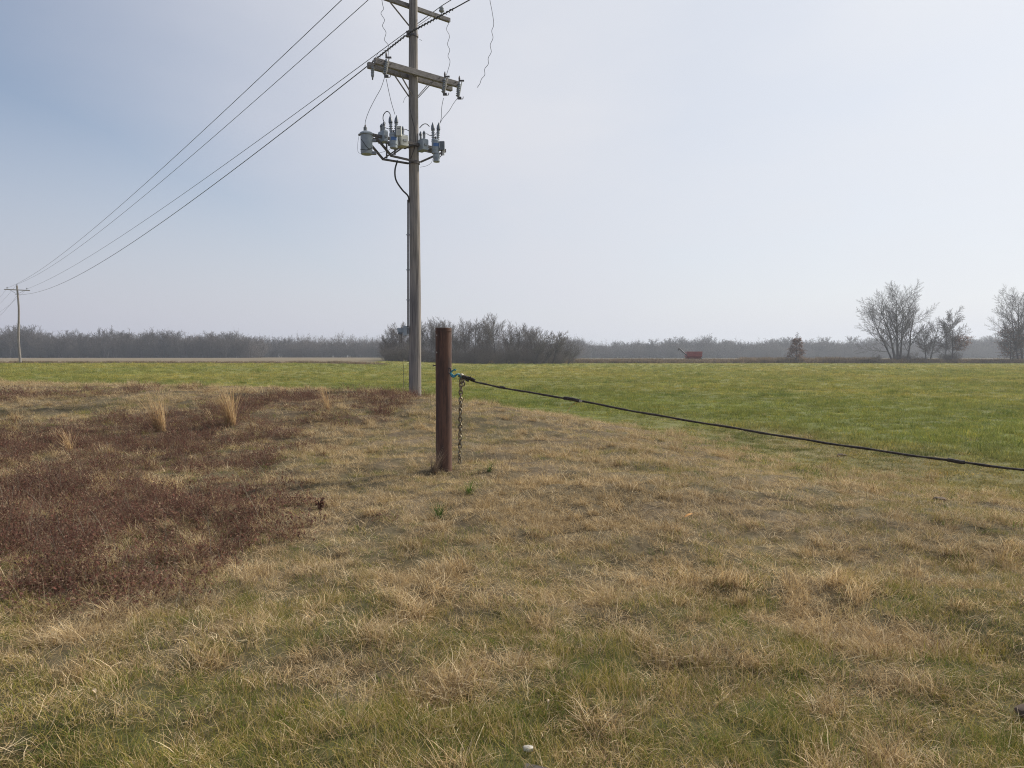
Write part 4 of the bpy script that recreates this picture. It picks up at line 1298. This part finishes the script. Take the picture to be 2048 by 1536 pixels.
WOOD = [far_tree(100 + i, 15, 0.78, i % 3 == 2).fit(15.6).meshes('wood_tree', 'bark', 'twig_dark') for i in range(6)]
BUSH = [bush(200 + i, 4.2, 12).meshes('bush', 'twig_pale', 'twig_pale') for i in range(4)]
def joined_proto(name, meshes):
    import bmesh
    bm = bmesh.new()
    mats = []
    for nm_, me in meshes:
        k = len(bm.faces)
        bm.from_mesh(me)
        mi = len(mats); mats.append(me.materials[0])
        bm.faces.ensure_lookup_table()
        for f in list(bm.faces)[k:]: f.material_index = mi
    me = bpy.data.meshes.new(name)
    bm.to_mesh(me); bm.free()
    for m in mats: me.materials.append(m)
    return bpy.data.objects.new(name, me)
wood_col = proto_collection('wood_protos', [joined_proto('wood_%02d' % i, m) for i, m in enumerate(WOOD)] + [joined_proto('zbush_%02d' % i, m) for i, m in enumerate(BUSH)])
NW, NB = len(WOOD), len(BUSH)

rt = np.random.default_rng(77)
# left wood: trees one can tell apart along its edge
def top_left(u):
    return np.interp(u, [-400,0,60,110,200,300,380,460,540,600,680,760], [650,648,650,668,657,660,668,660,670,676,684,690])
for i, u in enumerate(np.arange(-230, 500, 15.5)):
    Y = 398 + rt.uniform(-6, 8)
    uu = u + rt.uniform(-5, 5)
    p = at(uu, 716, Y); z = H(p.x, Y)
    h = (at(uu, top_left(uu) + rt.uniform(-9, 15), Y).z - z)
    place(WOOD[i % NW], (p.x, Y, z), rt.random()*6.283, h/15.6, 'bare grey tree in the front row of the distant wood at the left', 'bare trees along the left wood')
def wood_stuff(name, u0, u1, Y0, Y1, n, nb, topf, label, hs=1.0):
    pts, scl, idx = [], [], []
    for i in range(n):
        Y = rt.uniform(Y0, Y1); u = rt.uniform(u0, u1); p = at(u, 716, Y); z = H(p.x, Y)
        h = (at(u, topf(u), Y0).z - z)*(rt.uniform(0.98, 1.18) if rt.random() < 0.16 else rt.uniform(0.62, 0.88))*hs
        pts.append((p.x, Y, z)); w = h/15.6*rt.uniform(1.0, 1.45); scl.append((w, w, h/15.6)); idx.append(rt.integers(0, NW))
    for i in range(nb):
        Y = rt.uniform(Y0 - 6, Y0 + (Y1-Y0)*0.5); u = rt.uniform(u0, u1); p = at(u, 716, Y); z = H(p.x, Y)
        w = rt.uniform(1.2, 2.4)
        pts.append((p.x, Y, z)); scl.append((w, w, w*rt.uniform(0.8, 1.3))); idx.append(NW + rt.integers(0, NB))
    m = len(pts)
    rot = np.stack([np.zeros(m), np.zeros(m), rt.random(m)*6.283], 1)
    scatter(name, np.array(pts), rot, np.array(scl), np.array(idx), np.ones((m, 3)), wood_col, label, 'wood')
wood_stuff('woodland', -260, 520, 408, 455, 420, 480, lambda u: top_left(u) + 6, 'dense bare wood behind the front trees at the left')
wood_stuff('woodland', 480, 1160, 470, 540, 380, 420, lambda u: np.interp(u, [480,560,640,700,770,1160], [672,674,682,687,684,684]), 'distant lower bare wood behind the utility pole')
wood_stuff('woodland', 1080, 2400, 560, 640, 1000, 1100, lambda u: np.interp(u, [1080,1200,1350,1420,1450,1480,1560,1700,1900,2050,2400], [685,685,680,673,678,684,677,678,675,669,666]) + 3*math.sin(u*0.11), 'hazy blue-grey wood along the horizon at the right')

# copse in the middle, at the edge of the crop
MID = [far_tree(300 + i, 12, 1.05, i % 2 == 1, 0.0135).fit(12.6).meshes('copse_tree', 'bark', 'twig_pale') for i in range(5)]
ARCH = []
for i in range(3):
    t = Tree(340 + i)
    P = dict(minr=0.022, levels=[
        dict(seg=7, wob=0.07, up=-0.035, tip=0.2),
        dict(n=(8, 11), t0=0.2, ang=(22, 50), len=(0.3, 0.5), short=0.45, seg=4, wob=0.13, up=0.05, rr=0.45),
        dict(n=(6, 8), t0=0.2, ang=(20, 50), len=(0.35, 0.6), short=0.4, seg=3, wob=0.14, up=0.05, rr=0.5),
        dict(n=(4, 5), t0=0.15, ang=(20, 50), len=(0.4, 0.7), short=0.3, seg=2, wob=0.15, up=0.05, rr=0.55)])
    for k in range(5):
        a = t.r.uniform(-0.9, 0.9)
        t.grow(Vector((0.3*math.cos(a), 0.3*math.sin(a), -0.3)), Vector((t.r.uniform(0.15, 0.75)*math.cos(a), 0.5*math.sin(a), 1)), 9*t.r.uniform(0.75, 1.0), 0.13, 0, P)
    ARCH.append(t.fit(8.6).meshes('arching_tree', 'bark', 'twig_pale'))
ORD = 'first second third fourth fifth sixth seventh eighth ninth tenth eleventh twelfth thirteenth fourteenth fifteenth sixteenth seventeenth'.split()
copse = [(768,668,182),(784,648,184),(800,642,180),(818,640,188),(846,636,178),(862,634,184),(880,633,179),(897,640,186),(914,640,176),(932,634,182),(950,634,175),(970,640,186),(992,624,174),(1012,640,183),(1034,646,176),(1052,646,184),(1070,652,175)]
for i, (u, v, Y) in enumerate(copse):
    p = at(u, 727, Y); z = H(p.x, Y); h = at(u, v, Y).z - z
    tall = (u == 992)
    place(MID[i % 5], (p.x, Y, z), rt.random()*6.283, h/12.6, 'tallest bare tree of the copse, with a rounded open crown' if tall else 'bare brown-grey tree, %s from the left in the copse at the crop edge' % ORD[i], 'bare trees of the copse')
for i, (u, v, Y) in enumerate([(1064,655,172),(1084,660,176),(1102,668,172),(1120,676,175),(1134,690,173)]):
    p = at(u, 727, Y); z = H(p.x, Y); h = at(u, v, Y).z - z
    place(ARCH[i % 3], (p.x, Y, z), rt.uniform(-0.4, 0.4), h/8.6, 'low arching bare tree, %s from the left among those ending the copse on the right' % ORD[i], 'arching trees at the right end of the copse')
pts, scl, idx = [], [], []
for i in range(120):
    u = rt.uniform(766, 1145); Y = rt.uniform(170, 190); p = at(u, 727, Y)
    w = rt.uniform(0.45, 0.95)*np.interp(u, [766, 1050, 1145], [1.0, 1.0, 0.6])
    pts.append((p.x, Y, H(p.x, Y))); scl.append((w, w, w)); idx.append(NW + rt.integers(0, NB))
m = len(pts)
scatter('underbrush', np.array(pts), np.stack([np.zeros(m), np.zeros(m), rt.random(m)*6.283], 1), np.array(scl), np.array(idx), np.ones((m, 3)), wood_col, 'tangled bare brush filling the foot of the copse', 'brush')

# trees at the right edge of the crop
RY = 192.0
def P_big(t0=0.22, ang=(26, 62), ln=(0.42, 0.60), n1=(16, 18)):
    return dict(minr=0.014, levels=[
        dict(seg=10, wob=0.035, up=0.03, tip=0.10),
        dict(n=n1, t0=t0, ang=ang, len=ln, short=0.30, seg=7, wob=0.06, up=0.035, rr=0.30),
        dict(n=(15, 18), t0=0.12, ang=(24, 52), len=(0.28, 0.46), short=0.40, seg=4, wob=0.07, up=0.04, rr=0.30),
        dict(n=(9, 11), t0=0.08, ang=(16, 42), len=(0.38, 0.68), short=0.4, seg=3, wob=0.07, up=0.04, rr=0.5)])
def right_tree(name, u, v, stems, seed, label, P, leaves=None, twig='twig'):
    p = at(u, 727, RY); z = H(p.x, RY)
    H_ = at(u, v, RY).z - z
    t = Tree(seed)
    for (off, lx, ly, f, r) in stems:
        t.grow(Vector((off, t.r.uniform(-0.5, 0.5), -0.3)), Vector((lx, ly, 1)), H_*f*0.86, r, 0, P)
    t.fit(H_*1.04)
    if leaves:
        n, size, zlo, zhi, xlo, xhi = leaves
        sel = [q for q in t.tips if zlo*H_ < q.z < zhi*H_ and xlo < q.x < xhi]
        if sel: t.leaves(sel, n, size, 0.35)
    return place(t.meshes(name, 'bark', twig, 'leaf_brown'), (p.x, RY, z), 0, 1.0, label, None, name)
right_tree('bare_tree', 1792, 566, [(-0.7,-0.40,0.05,0.80,0.30),(-0.3,-0.18,0.0,0.93,0.38),(0.4,0.0,0.1,0.97,0.40),(0.9,0.10,-0.1,0.96,0.34),(2.6,0.26,0.0,0.80,0.32)], 501,
           'largest bare tree at the right, several trunks fanning into a round crown', P_big())
right_tree('bare_tree', 1854, 640, [(-0.2,-0.05,0.0,0.85,0.18),(0.3,0.42,0.0,1.0,0.20)], 502, 'small forked bare tree leaning right beside the largest tree', P_big())
right_tree('bare_tree', 1890, 622, [(0.0,0.0,0.0,1.0,0.18)], 503, 'slim bare tree standing between the forked tree and the leaf-clad one', P_big(0.25, (25, 55), (0.36, 0.5)))
right_tree('oak_tree', 1905, 617, [(0.0,0.04,0.0,1.0,0.22)], 504, 'bare tree with withered brown leaves on its low right boughs', P_big(0.12, (40, 80), (0.36, 0.5), (22, 24)), (1700, 0.34, 0.10, 0.50, 0.4, 9))
right_tree('oak_tree', 2020, 640, [(0.0,-0.10,0.0,0.95,0.20),(0.3,0.15,0.1,0.8,0.16)], 505, 'low oak full of withered brown leaves at the right edge', P_big(0.12, (40, 80), (0.45, 0.6), (20, 22)), (3000, 0.34, 0.12, 0.90, -12, 12))
right_tree('bare_tree', 2044, 574, [(-0.5,-0.26,0.0,0.95,0.28),(0.2,-0.06,0.0,1.0,0.36),(1.0,0.18,0.0,0.95,0.28)], 506, 'tall bare tree cut by the right edge of the picture', P_big())
def conifer_oak():
    u, v = 1592, 662
    p = at(u, 727, 188); z = H(p.x, 188); h = at(u, v, 188).z - z
    t = Tree(511)
    P = dict(minr=0.02, levels=[
        dict(seg=8, wob=0.02, up=0.05, tip=0.12),
        dict(n=(40, 44), t0=0.10, ang=(62, 88), len=(0.30, 0.36), short=0.92, seg=4, wob=0.08, up=0.03, rr=0.25),
        dict(n=(6, 8), t0=0.2, ang=(25, 60), len=(0.3, 0.5), short=0.4, seg=3, wob=0.12, up=0.03, rr=0.5),
        dict(n=(3, 4), t0=0.2, ang=(25, 55), len=(0.4, 0.6), short=0.3, seg=2, wob=0.12, up=0.03, rr=0.5)])
    t.grow(Vector((0, 0, -0.2)), Vector((0, 0, 1)), h, 0.14, 0, P)
    sel = [q for q in t.tips if q.z < h*0.78]
    t.leaves(sel, 3400, 0.30, 0.22)
    place(t.meshes('young_oak', 'bark', 'twig', 'leaf_brown'), (p.x, 188, z), 0, 1.0, 'lone cone-shaped young oak with withered brown leaves at the field edge', None, 'young_oak')
conifer_oak()
pts, scl, idx = [], [], []
for i in range(24):
    u = rt.choice([rt.uniform(1755, 1835), rt.uniform(1835, 1950), rt.uniform(1985, 2120)]); Y = rt.uniform(187, 197); p = at(u, 727, Y)
    w = rt.uniform(0.3, 0.65)
    pts.append((p.x, Y, H(p.x, Y))); scl.append((w, w, w)); idx.append(NW + rt.integers(0, NB))
m = len(pts)
scatter('thicket', np.array(pts), np.stack([np.zeros(m), np.zeros(m), rt.random(m)*6.283], 1), np.array(scl), np.array(idx), np.ones((m, 3)), wood_col, 'low bare thicket round the feet of the trees at the right', 'thicket')

# dead weeds along the far edge of the crop
def weed(name, seed):
    return make_clump(name, seed, 60, 0.9, (0.5, 1.5), (0.02, 0.45), (0.0, 0.7), (0.03, 0.07), [(0.26,0.19,0.12),(0.20,0.15,0.095),(0.30,0.23,0.145),(0.16,0.12,0.08)], 0.4)
weeds = proto_collection('weed_protos', [weed('weed_%02d' % i, 900 + i) for i in range(4)])
pts, scl, tin = [], [], []
for i in range(4200):
    u = rt.uniform(860, 2250)
    Y = 186 + abs(rt.normal(0, 11)); p = at(u, 727, Y)
    w = rt.uniform(0.45, 1.25)*(1.15 if 1480 < u < 1760 else 0.9)
    pts.append((p.x, Y, H(p.x, Y))); scl.append((1.1, 1.1, w)); tin.append(np.array([1, 1, 1])*rt.uniform(0.7, 1.25))
for i in range(420):
    x = FAR.x + rt.uniform(-30, 60); Y = 121 + abs(rt.normal(0, 5)) + 0.02*x
    pts.append((x, Y, H(x, Y))); scl.append((1, 1, rt.uniform(0.15, 0.4))); tin.append(np.array([1, 1, 1])*rt.uniform(0.7, 1.2))
m = len(pts)
scatter('dead_weeds', np.array(pts), np.stack([np.zeros(m), np.zeros(m), rt.random(m)*6.283], 1), np.array(scl), rt.integers(0, 4, m), np.array(tin), weeds, 'strip of brown dead weeds along the far edge of the crop', 'weeds')

# ------------------------------------------------------------------ grain cart
def grain_cart():
    Y = 196.0
    k = Y/FPX
    g = at(1387, 727, Y); g.z = H(g.x, Y)
    root = empty('grain_cart', g, 'faded red grain cart with a raised unloading auger at the field edge', 'grain cart')
    X = lambda u: at(u, 715, Y).x
    Z = lambda v: at(1387, v, Y).z
    x0, x1, zt_, zm, zb = X(1371.5), X(1402), Z(703.5), Z(712.5), Z(718.5)
    mb = MB()
    ring = lambda ax0, ax1, ay, z: [(ax0, Y - ay, z), (ax1, Y - ay, z), (ax1, Y + ay, z), (ax0, Y + ay, z)]
    rings = [ring(x0 + 0.15, x1, 1.45, zt_), ring(x0, x1 - 0.05, 1.45, zm), ring(x0 + 0.45, x1 - 0.55, 0.75, zb)]
    for r_ in rings: mb.v += r_
    for i in range(2):
        for q in range(4):
            a, b = 4*i + q, 4*i + (q + 1) % 4
            mb.f.append((a, b, b + 4, a + 4))
    mb.f.append((8, 9, 10, 11))
    inner = ring(x0 + 0.22, x1 - 0.07, 1.38, zt_); n = len(mb.v); mb.v += inner + ring(x0 + 0.9, x1 - 1.2, 0.4, zm)
    for q in range(4):
        mb.f.append((q, (q+1) % 4, n + (q+1) % 4, n + q)); mb.f.append((n + q, n + (q+1) % 4, n + 4 + (q+1) % 4, n + 4 + q))
    mb.f.append((n+4, n+5, n+6, n+7))
    mb.build('hopper', M['red_paint'], root)
    for i in range(4):
        xx = x0 + (x1 - x0)*(0.1 + 0.8*i/3)
        MB().bar((xx, Y - 1.49, zm), (xx, Y - 1.49, zt_), 0.05, 0.03, (0, 1, 0)).build('rib', M['red_paint'], root)
    MB().tube([(x0 - 0.05, Y - 1.53, zt_), (x1 + 0.02, Y - 1.53, zt_)], 0.06, 6).build('top_rail', M['red_paint'], root)
    a = at(1374, 711, Y - 1.2); b = at(1358.5, 697, Y - 1.2)
    au = MB().tube([a, b], 0.17, 10).build('auger', M['dark_steel'], root, True)
    MB().tube([b + Vector((0.05, 0, 0.05)), b + Vector((-0.15, 0, -0.1)), b + Vector((-0.22, 0, -0.55))], 0.19, 8).build('spout', M['dark_steel'], au)
    for u in (1375.5, 1399):
        for sy in (-1, 1):
            c = Vector((X(u), Y + sy*1.35, g.z + 0.62))
            w = MB().lathe(c - Vector((0, 0.18, 0)), [(0.36, 0.0), (0.56, 0.0), (0.62, 0.05), (0.62, 0.31), (0.56, 0.36), (0.36, 0.36)], 22, (0, 1, 0)).build('wheel', M['tyre'], root, True)
            MB().lathe(c - Vector((0, 0.13, 0)), [(0.05, -0.03), (0.36, 0.0), (0.36, 0.26), (0.05, 0.29)], 16, (0, 1, 0)).build('rim', M['red_paint'], w)
    for u in (1375.5, 1399):
        MB().bar((X(u), Y - 1.3, g.z + 0.62), (X(u), Y + 1.3, g.z + 0.62), 0.08, 0.08).build('axle', M['dark_steel'], root)
    for sy in (-0.6, 0.6):
        MB().bar((x0 + 0.1, Y + sy, g.z + 0.95), (x1 - 0.1, Y + sy, g.z + 0.95), 0.07, 0.10).build('frame_rail', M['red_paint'], root)
        for u in (1378, 1396):
            MB().bar((X(u), Y + sy, g.z + 0.95), (X(u), Y + sy*1.1, zb + 0.25), 0.05, 0.05).build('leg', M['red_paint'], root)
    MB().bar((x1 - 0.1, Y, g.z + 0.85), (x1 + 2.2, Y - 0.1, g.z + 0.42), 0.08, 0.08).build('tongue', M['dark_steel'], root)
grain_cart()

def ground_hit(u, v):
    lo, hi = 1.2, 150.0
    for _ in range(60):
        mid = (lo + hi)/2; p = at(u, v, mid)
        if p.z > H(p.x, mid): lo = mid
        else: hi = mid
    p = at(u, v, lo)
    return Vector((p.x, lo, H(p.x, lo)))
# ------------------------------------------------------------------ broomsedge and single plants on the bank
STRAWC = [(0.50,0.345,0.175),(0.58,0.42,0.23),(0.44,0.29,0.14),(0.64,0.49,0.30)]
def tuft(u, v, Y, h, n, label, lean=-0.10, spread=0.22, name='broomsedge_tuft', group='broomsedge tufts on the bank', pal=STRAWC, w=(0.005, 0.011), seed=0):
    gh = ground_hit(u, v); h = h*gh.y/Y; Y = gh.y; p = gh; z = gh.z
    rg = np.random.default_rng(700 + seed)
    def part(cnt, L, ln, az_bias):
        bl = []
        for i in range(cnt):
            r = 0.10*math.sqrt(rg.random())*h; a = rg.random()*6.283
            dx = lean + rg.normal(0, spread*0.5) + (rg.normal(0, 0.55) if rg.random() < 0.16 else 0)
            az = math.atan2(rg.normal(0, 0.12), dx); le = min(abs(dx), 1.2)
            pts_ = curved(rg, (r*math.cos(a), r*math.sin(a), -0.03), h*rg.uniform(*L), le, az, rg.uniform(0.1, 0.95), 6, 0.45)
            bl.append((pts_, rg.uniform(*w), np.array(pal[rg.integers(len(pal))])*rg.uniform(0.75, 1.2)))
        return bl
    root = empty(name, (p.x, Y, z), label, 'grass tuft', group)
    for nm_, bl in (('stems', part(n, (0.65, 1.08), 0, 0)), ('base_blades', part(n//2, (0.2, 0.45), 0, 0))):
        me = blade_mesh(nm_, bl, M['plain_blade']).data
        o = bpy.data.objects.new(nm_, me); col.objects.link(o); o.parent = root
    return root
def mat_plain():
    m = M['blade'].copy(); m.name = 'plain_blade'
    nt = m.node_tree
    vm = [n for n in nt.nodes if n.type == 'VECT_MATH'][0]
    for l in list(nt.links):
        if l.to_node == vm and l.to_socket == vm.inputs[1]: nt.links.remove(l)
    vm.inputs[1].default_value = (1, 1, 1)
    return m
M['plain_blade'] = mat_plain()
tuft(322, 862, 17.0, 1.22, 150, 'tall orange broomsedge tuft, left of the two biggest', -0.22, seed=1)
tuft(462, 850, 18.5, 1.28, 160, 'tall orange broomsedge tuft, right of the two biggest', -0.20, seed=2)
tuft(657, 822, 19.5, 0.85, 70, 'small thin broomsedge tuft near the utility pole', -0.20, seed=3)
tuft(140, 903, 14.0, 0.60, 42, 'loose low broomsedge tuft at the far left', -0.30, 0.5, seed=4)
tuft(568, 792, 21.5, 0.42, 22, 'short reddish broomsedge tuft on the crest of the bank', -0.2, 0.4, seed=5, pal=[(0.40,0.21,0.10),(0.32,0.16,0.08)])
tuft(352, 866, 16.8, 0.62, 7, 'few bent pale straws right of the biggest broomsedge tuft', 0.95, 0.2, seed=6, pal=[(0.55,0.42,0.25)])
tuft(430, 846, 18.4, 0.60, 6, 'few pale straws leaning left of the right-hand broomsedge tuft', -0.75, 0.15, seed=7, pal=[(0.55,0.42,0.25)])
GREENS = [(0.075,0.14,0.03),(0.10,0.17,0.04),(0.055,0.105,0.025)]
tuft(876, 1040, 7.2, 0.27, 80, 'dark green grass tuft nearest in front of the rusty post', 0.0, 0.9, 'green_tuft', 'green tufts near the post', GREENS, (0.004, 0.007), 8)
tuft(936, 990, 8.3, 0.24, 70, 'bright green grass tuft just below the rusty post', 0.0, 0.9, 'green_tuft', 'green tufts near the post', [(0.10,0.19,0.03),(0.13,0.21,0.045)], (0.004, 0.007), 9)
tuft(977, 944, 9.4, 0.22, 50, 'small green grass tuft right of the rusty post', 0.0, 0.9, 'green_tuft', 'green tufts near the post', GREENS, (0.004, 0.007), 10)
tuft(868, 945, 9.62, 0.42, 110, 'dry brown weed growing at the foot of the rusty post', 0.02, 0.8, 'dry_weed', 'dry weeds on the bank', [(0.30,0.225,0.165),(0.38,0.29,0.21)], (0.003, 0.006), 11)
tuft(888, 940, 9.72, 0.44, 40, 'thin pale weed in front of the foot of the post', 0.05, 0.7, 'dry_weed', 'dry weeds on the bank', [(0.40,0.32,0.25),(0.34,0.26,0.20)], (0.003, 0.005), 12)
def leafy_weed(u, v, Y, h, n, label, seed):
    p = ground_hit(u, v); Y = p.y; z = p.z
    rg = np.random.default_rng(seed); bl, lv = [], []
    for i in range(n):
        pts_ = curved(rg, (rg.normal(0, 0.02), rg.normal(0, 0.02), -0.02), h*rg.uniform(0.5, 1.0), rg.uniform(0.05, 0.7), rg.random()*6.283, rg.uniform(0, 0.5), 5, 0.5)
        bl.append((pts_, 0.005, np.array([0.09,0.05,0.04])))
        for j in range(11):
            t = rg.uniform(0.25, 1.0)*4; q = int(min(t, 3)); b = pts_[q] + (pts_[q+1] - pts_[q])*(t - q)
            d = rg.normal(size=3); d[2] -= 0.5; d /= np.linalg.norm(d); ll = rg.uniform(0.025, 0.05)
            lv.append((np.array([b, b + d*ll*0.5, b + d*ll]), ll*0.6, np.array(REDS[rg.integers(len(REDS))])*rg.uniform(0.6, 1.1)))
    root = empty('dead_weed', (p.x, Y, z), label, 'weed', 'leafy dead weeds')
    for nm_, b_ in (('stems', bl), ('leaves', lv)):
        o = bpy.data.objects.new(nm_, blade_mesh(nm_, b_, M['plain_blade']).data); col.objects.link(o); o.parent = root
leafy_weed(645, 1020, 7.6, 0.19, 7, 'small upright dead weed with dark red leaves at the bramble edge', 31)

M['straw'] = noisy('pale_straw', (0.36,0.27,0.16), (0.55,0.43,0.27), 20, 0.8, bstr=0.0)

# ------------------------------------------------------------------ small things lying about
def rock(c, r, seed, name, mat, label, cat, sq=(1, 1, 0.7), group=None):
    rg = random.Random(seed)
    import bmesh
    bm = bmesh.new()
    bmesh.ops.create_icosphere(bm, subdivisions=3, radius=r)
    off = [Vector((rg.gauss(0,1), rg.gauss(0,1), rg.gauss(0,1))).normalized() for _ in range(9)]
    cut = [rg.uniform(0.55, 0.9)*r for _ in range(9)]
    for v in bm.verts:
        for d, k in zip(off, cut):
            t = v.co.dot(d)
            if t > k: v.co -= d*(t - k)*0.85
        v.co *= 1 + 0.06*(rg.random() - 0.5)
        v.co = Vector((v.co.x*sq[0], v.co.y*sq[1], v.co.z*sq[2]))
    me = bpy.data.meshes.new(name); bm.to_mesh(me); bm.free(); me.materials.append(M[mat])
    o = bpy.data.objects.new(name, me); o.location = c; col.objects.link(o)
    return tag(o, label, cat, group)
g = ground_hit(1056, 1512)
rock(g + Vector((0, 0, 0.03)), 0.030, 3, 'chalk_stone', 'white', 'chalky white stone in the grass at the bottom centre', 'stone', (0.9, 0.6, 0.45))
g = ground_hit(1066, 1556)
bd = MB().box(g + Vector((0.0, -0.03, 0.015)), 0.045, 0.06, 0.022, (Vector((0.97, -0.22, -0.08)).normalized(), Vector((0.22, 0.97, 0)).normalized(), UP)).build('wood_scrap', M['debris'], None, bevel=0.006)
tag(bd, 'grey-brown wood scrap cut off by the bottom edge below the white stone', 'wood scrap')
g = ground_hit(2040, 1440)
rock(g + Vector((0.05, 0, 0.03)), 0.06, 5, 'soil_clod', 'soil', 'dark lump of soil at the right edge near the bottom corner', 'clod', (1.2, 1, 0.6))
for i, (u, v, r, lab) in enumerate([(1682,912,0.08,'small dark soil heap in the thin grass below the rope'), (1425,884,0.08,'low dark soil heap where the bank meets the crop, below the rope'), (1880,1000,0.055,'dark clod among dry grass near the right edge'), (1640,936,0.06,'low clod of soil left of the small heap below the rope')]):
    g = ground_hit(u, v)
    rock(g + Vector((0, 0, 0.01)), r, 40 + i, 'soil_heap', 'soil', lab, 'soil heap', (1.5, 1.2, 0.55), 'soil heaps on the field edge')
def ground_leaf(u, v, L, w, az, mat, label, name='dry_leaf'):
    g = ground_hit(u, v); d = Vector((math.cos(az), math.sin(az), 0.25))*L
    r = empty(name, g + Vector((0, 0, 0.07)), label, 'leaf')
    leaf_shape(g + Vector((0, 0, 0.08)) - d/2, g + Vector((0, 0, 0.08)) + d/2, w).build('blade', M[mat], r)
    MB().tube([g + Vector((0, 0, 0.08)) - d/2, g + Vector((0, 0, 0.06)) - d*0.8], 0.0015, 4).build('stalk', M[mat], r)
ground_leaf(1378, 1048, 0.10, 0.022, 0.4, 'orange_leaf', 'bright orange dry leaf lying in the grass right of centre')
ground_leaf(188, 1420, 0.03, 0.009, 2.7, 'straw', 'pale cream dry leaf in the grass at the lower left')
ground_leaf(1098, 1440, 0.025, 0.006, 1.2, 'straw', 'tiny pale curled leaf in the grass above the chalk stone')

# ------------------------------------------------------------------ haze
def haze():
    x, y0, y1, z0, z1 = 1400, -700, 1400, -1.5, 27.0
    o = MB().box((0, (y0 + y1)/2, (z0 + z1)/2), x, (y1 - y0)/2, (z1 - z0)/2).build('haze', None)
    m = bpy.data.materials.new('haze_air'); m.use_nodes = True
    nt = m.node_tree; nt.nodes.clear()
    out = nt.nodes.new('ShaderNodeOutputMaterial'); pv = nt.nodes.new('ShaderNodeVolumePrincipled')
    pv.inputs['Color'].default_value = (0.80, 0.86, 0.95, 1)
    pv.inputs['Density'].default_value = HAZE_DENSITY
    pv.inputs['Anisotropy'].default_value = 0.35
    nt.links.new(pv.outputs[0], out.inputs['Volume'])
    o.data.materials.append(m)
    o.display_type = 'WIRE'
    tag(o, 'pale blue-grey haze filling the air over the fields', 'haze', kind='stuff')
haze()
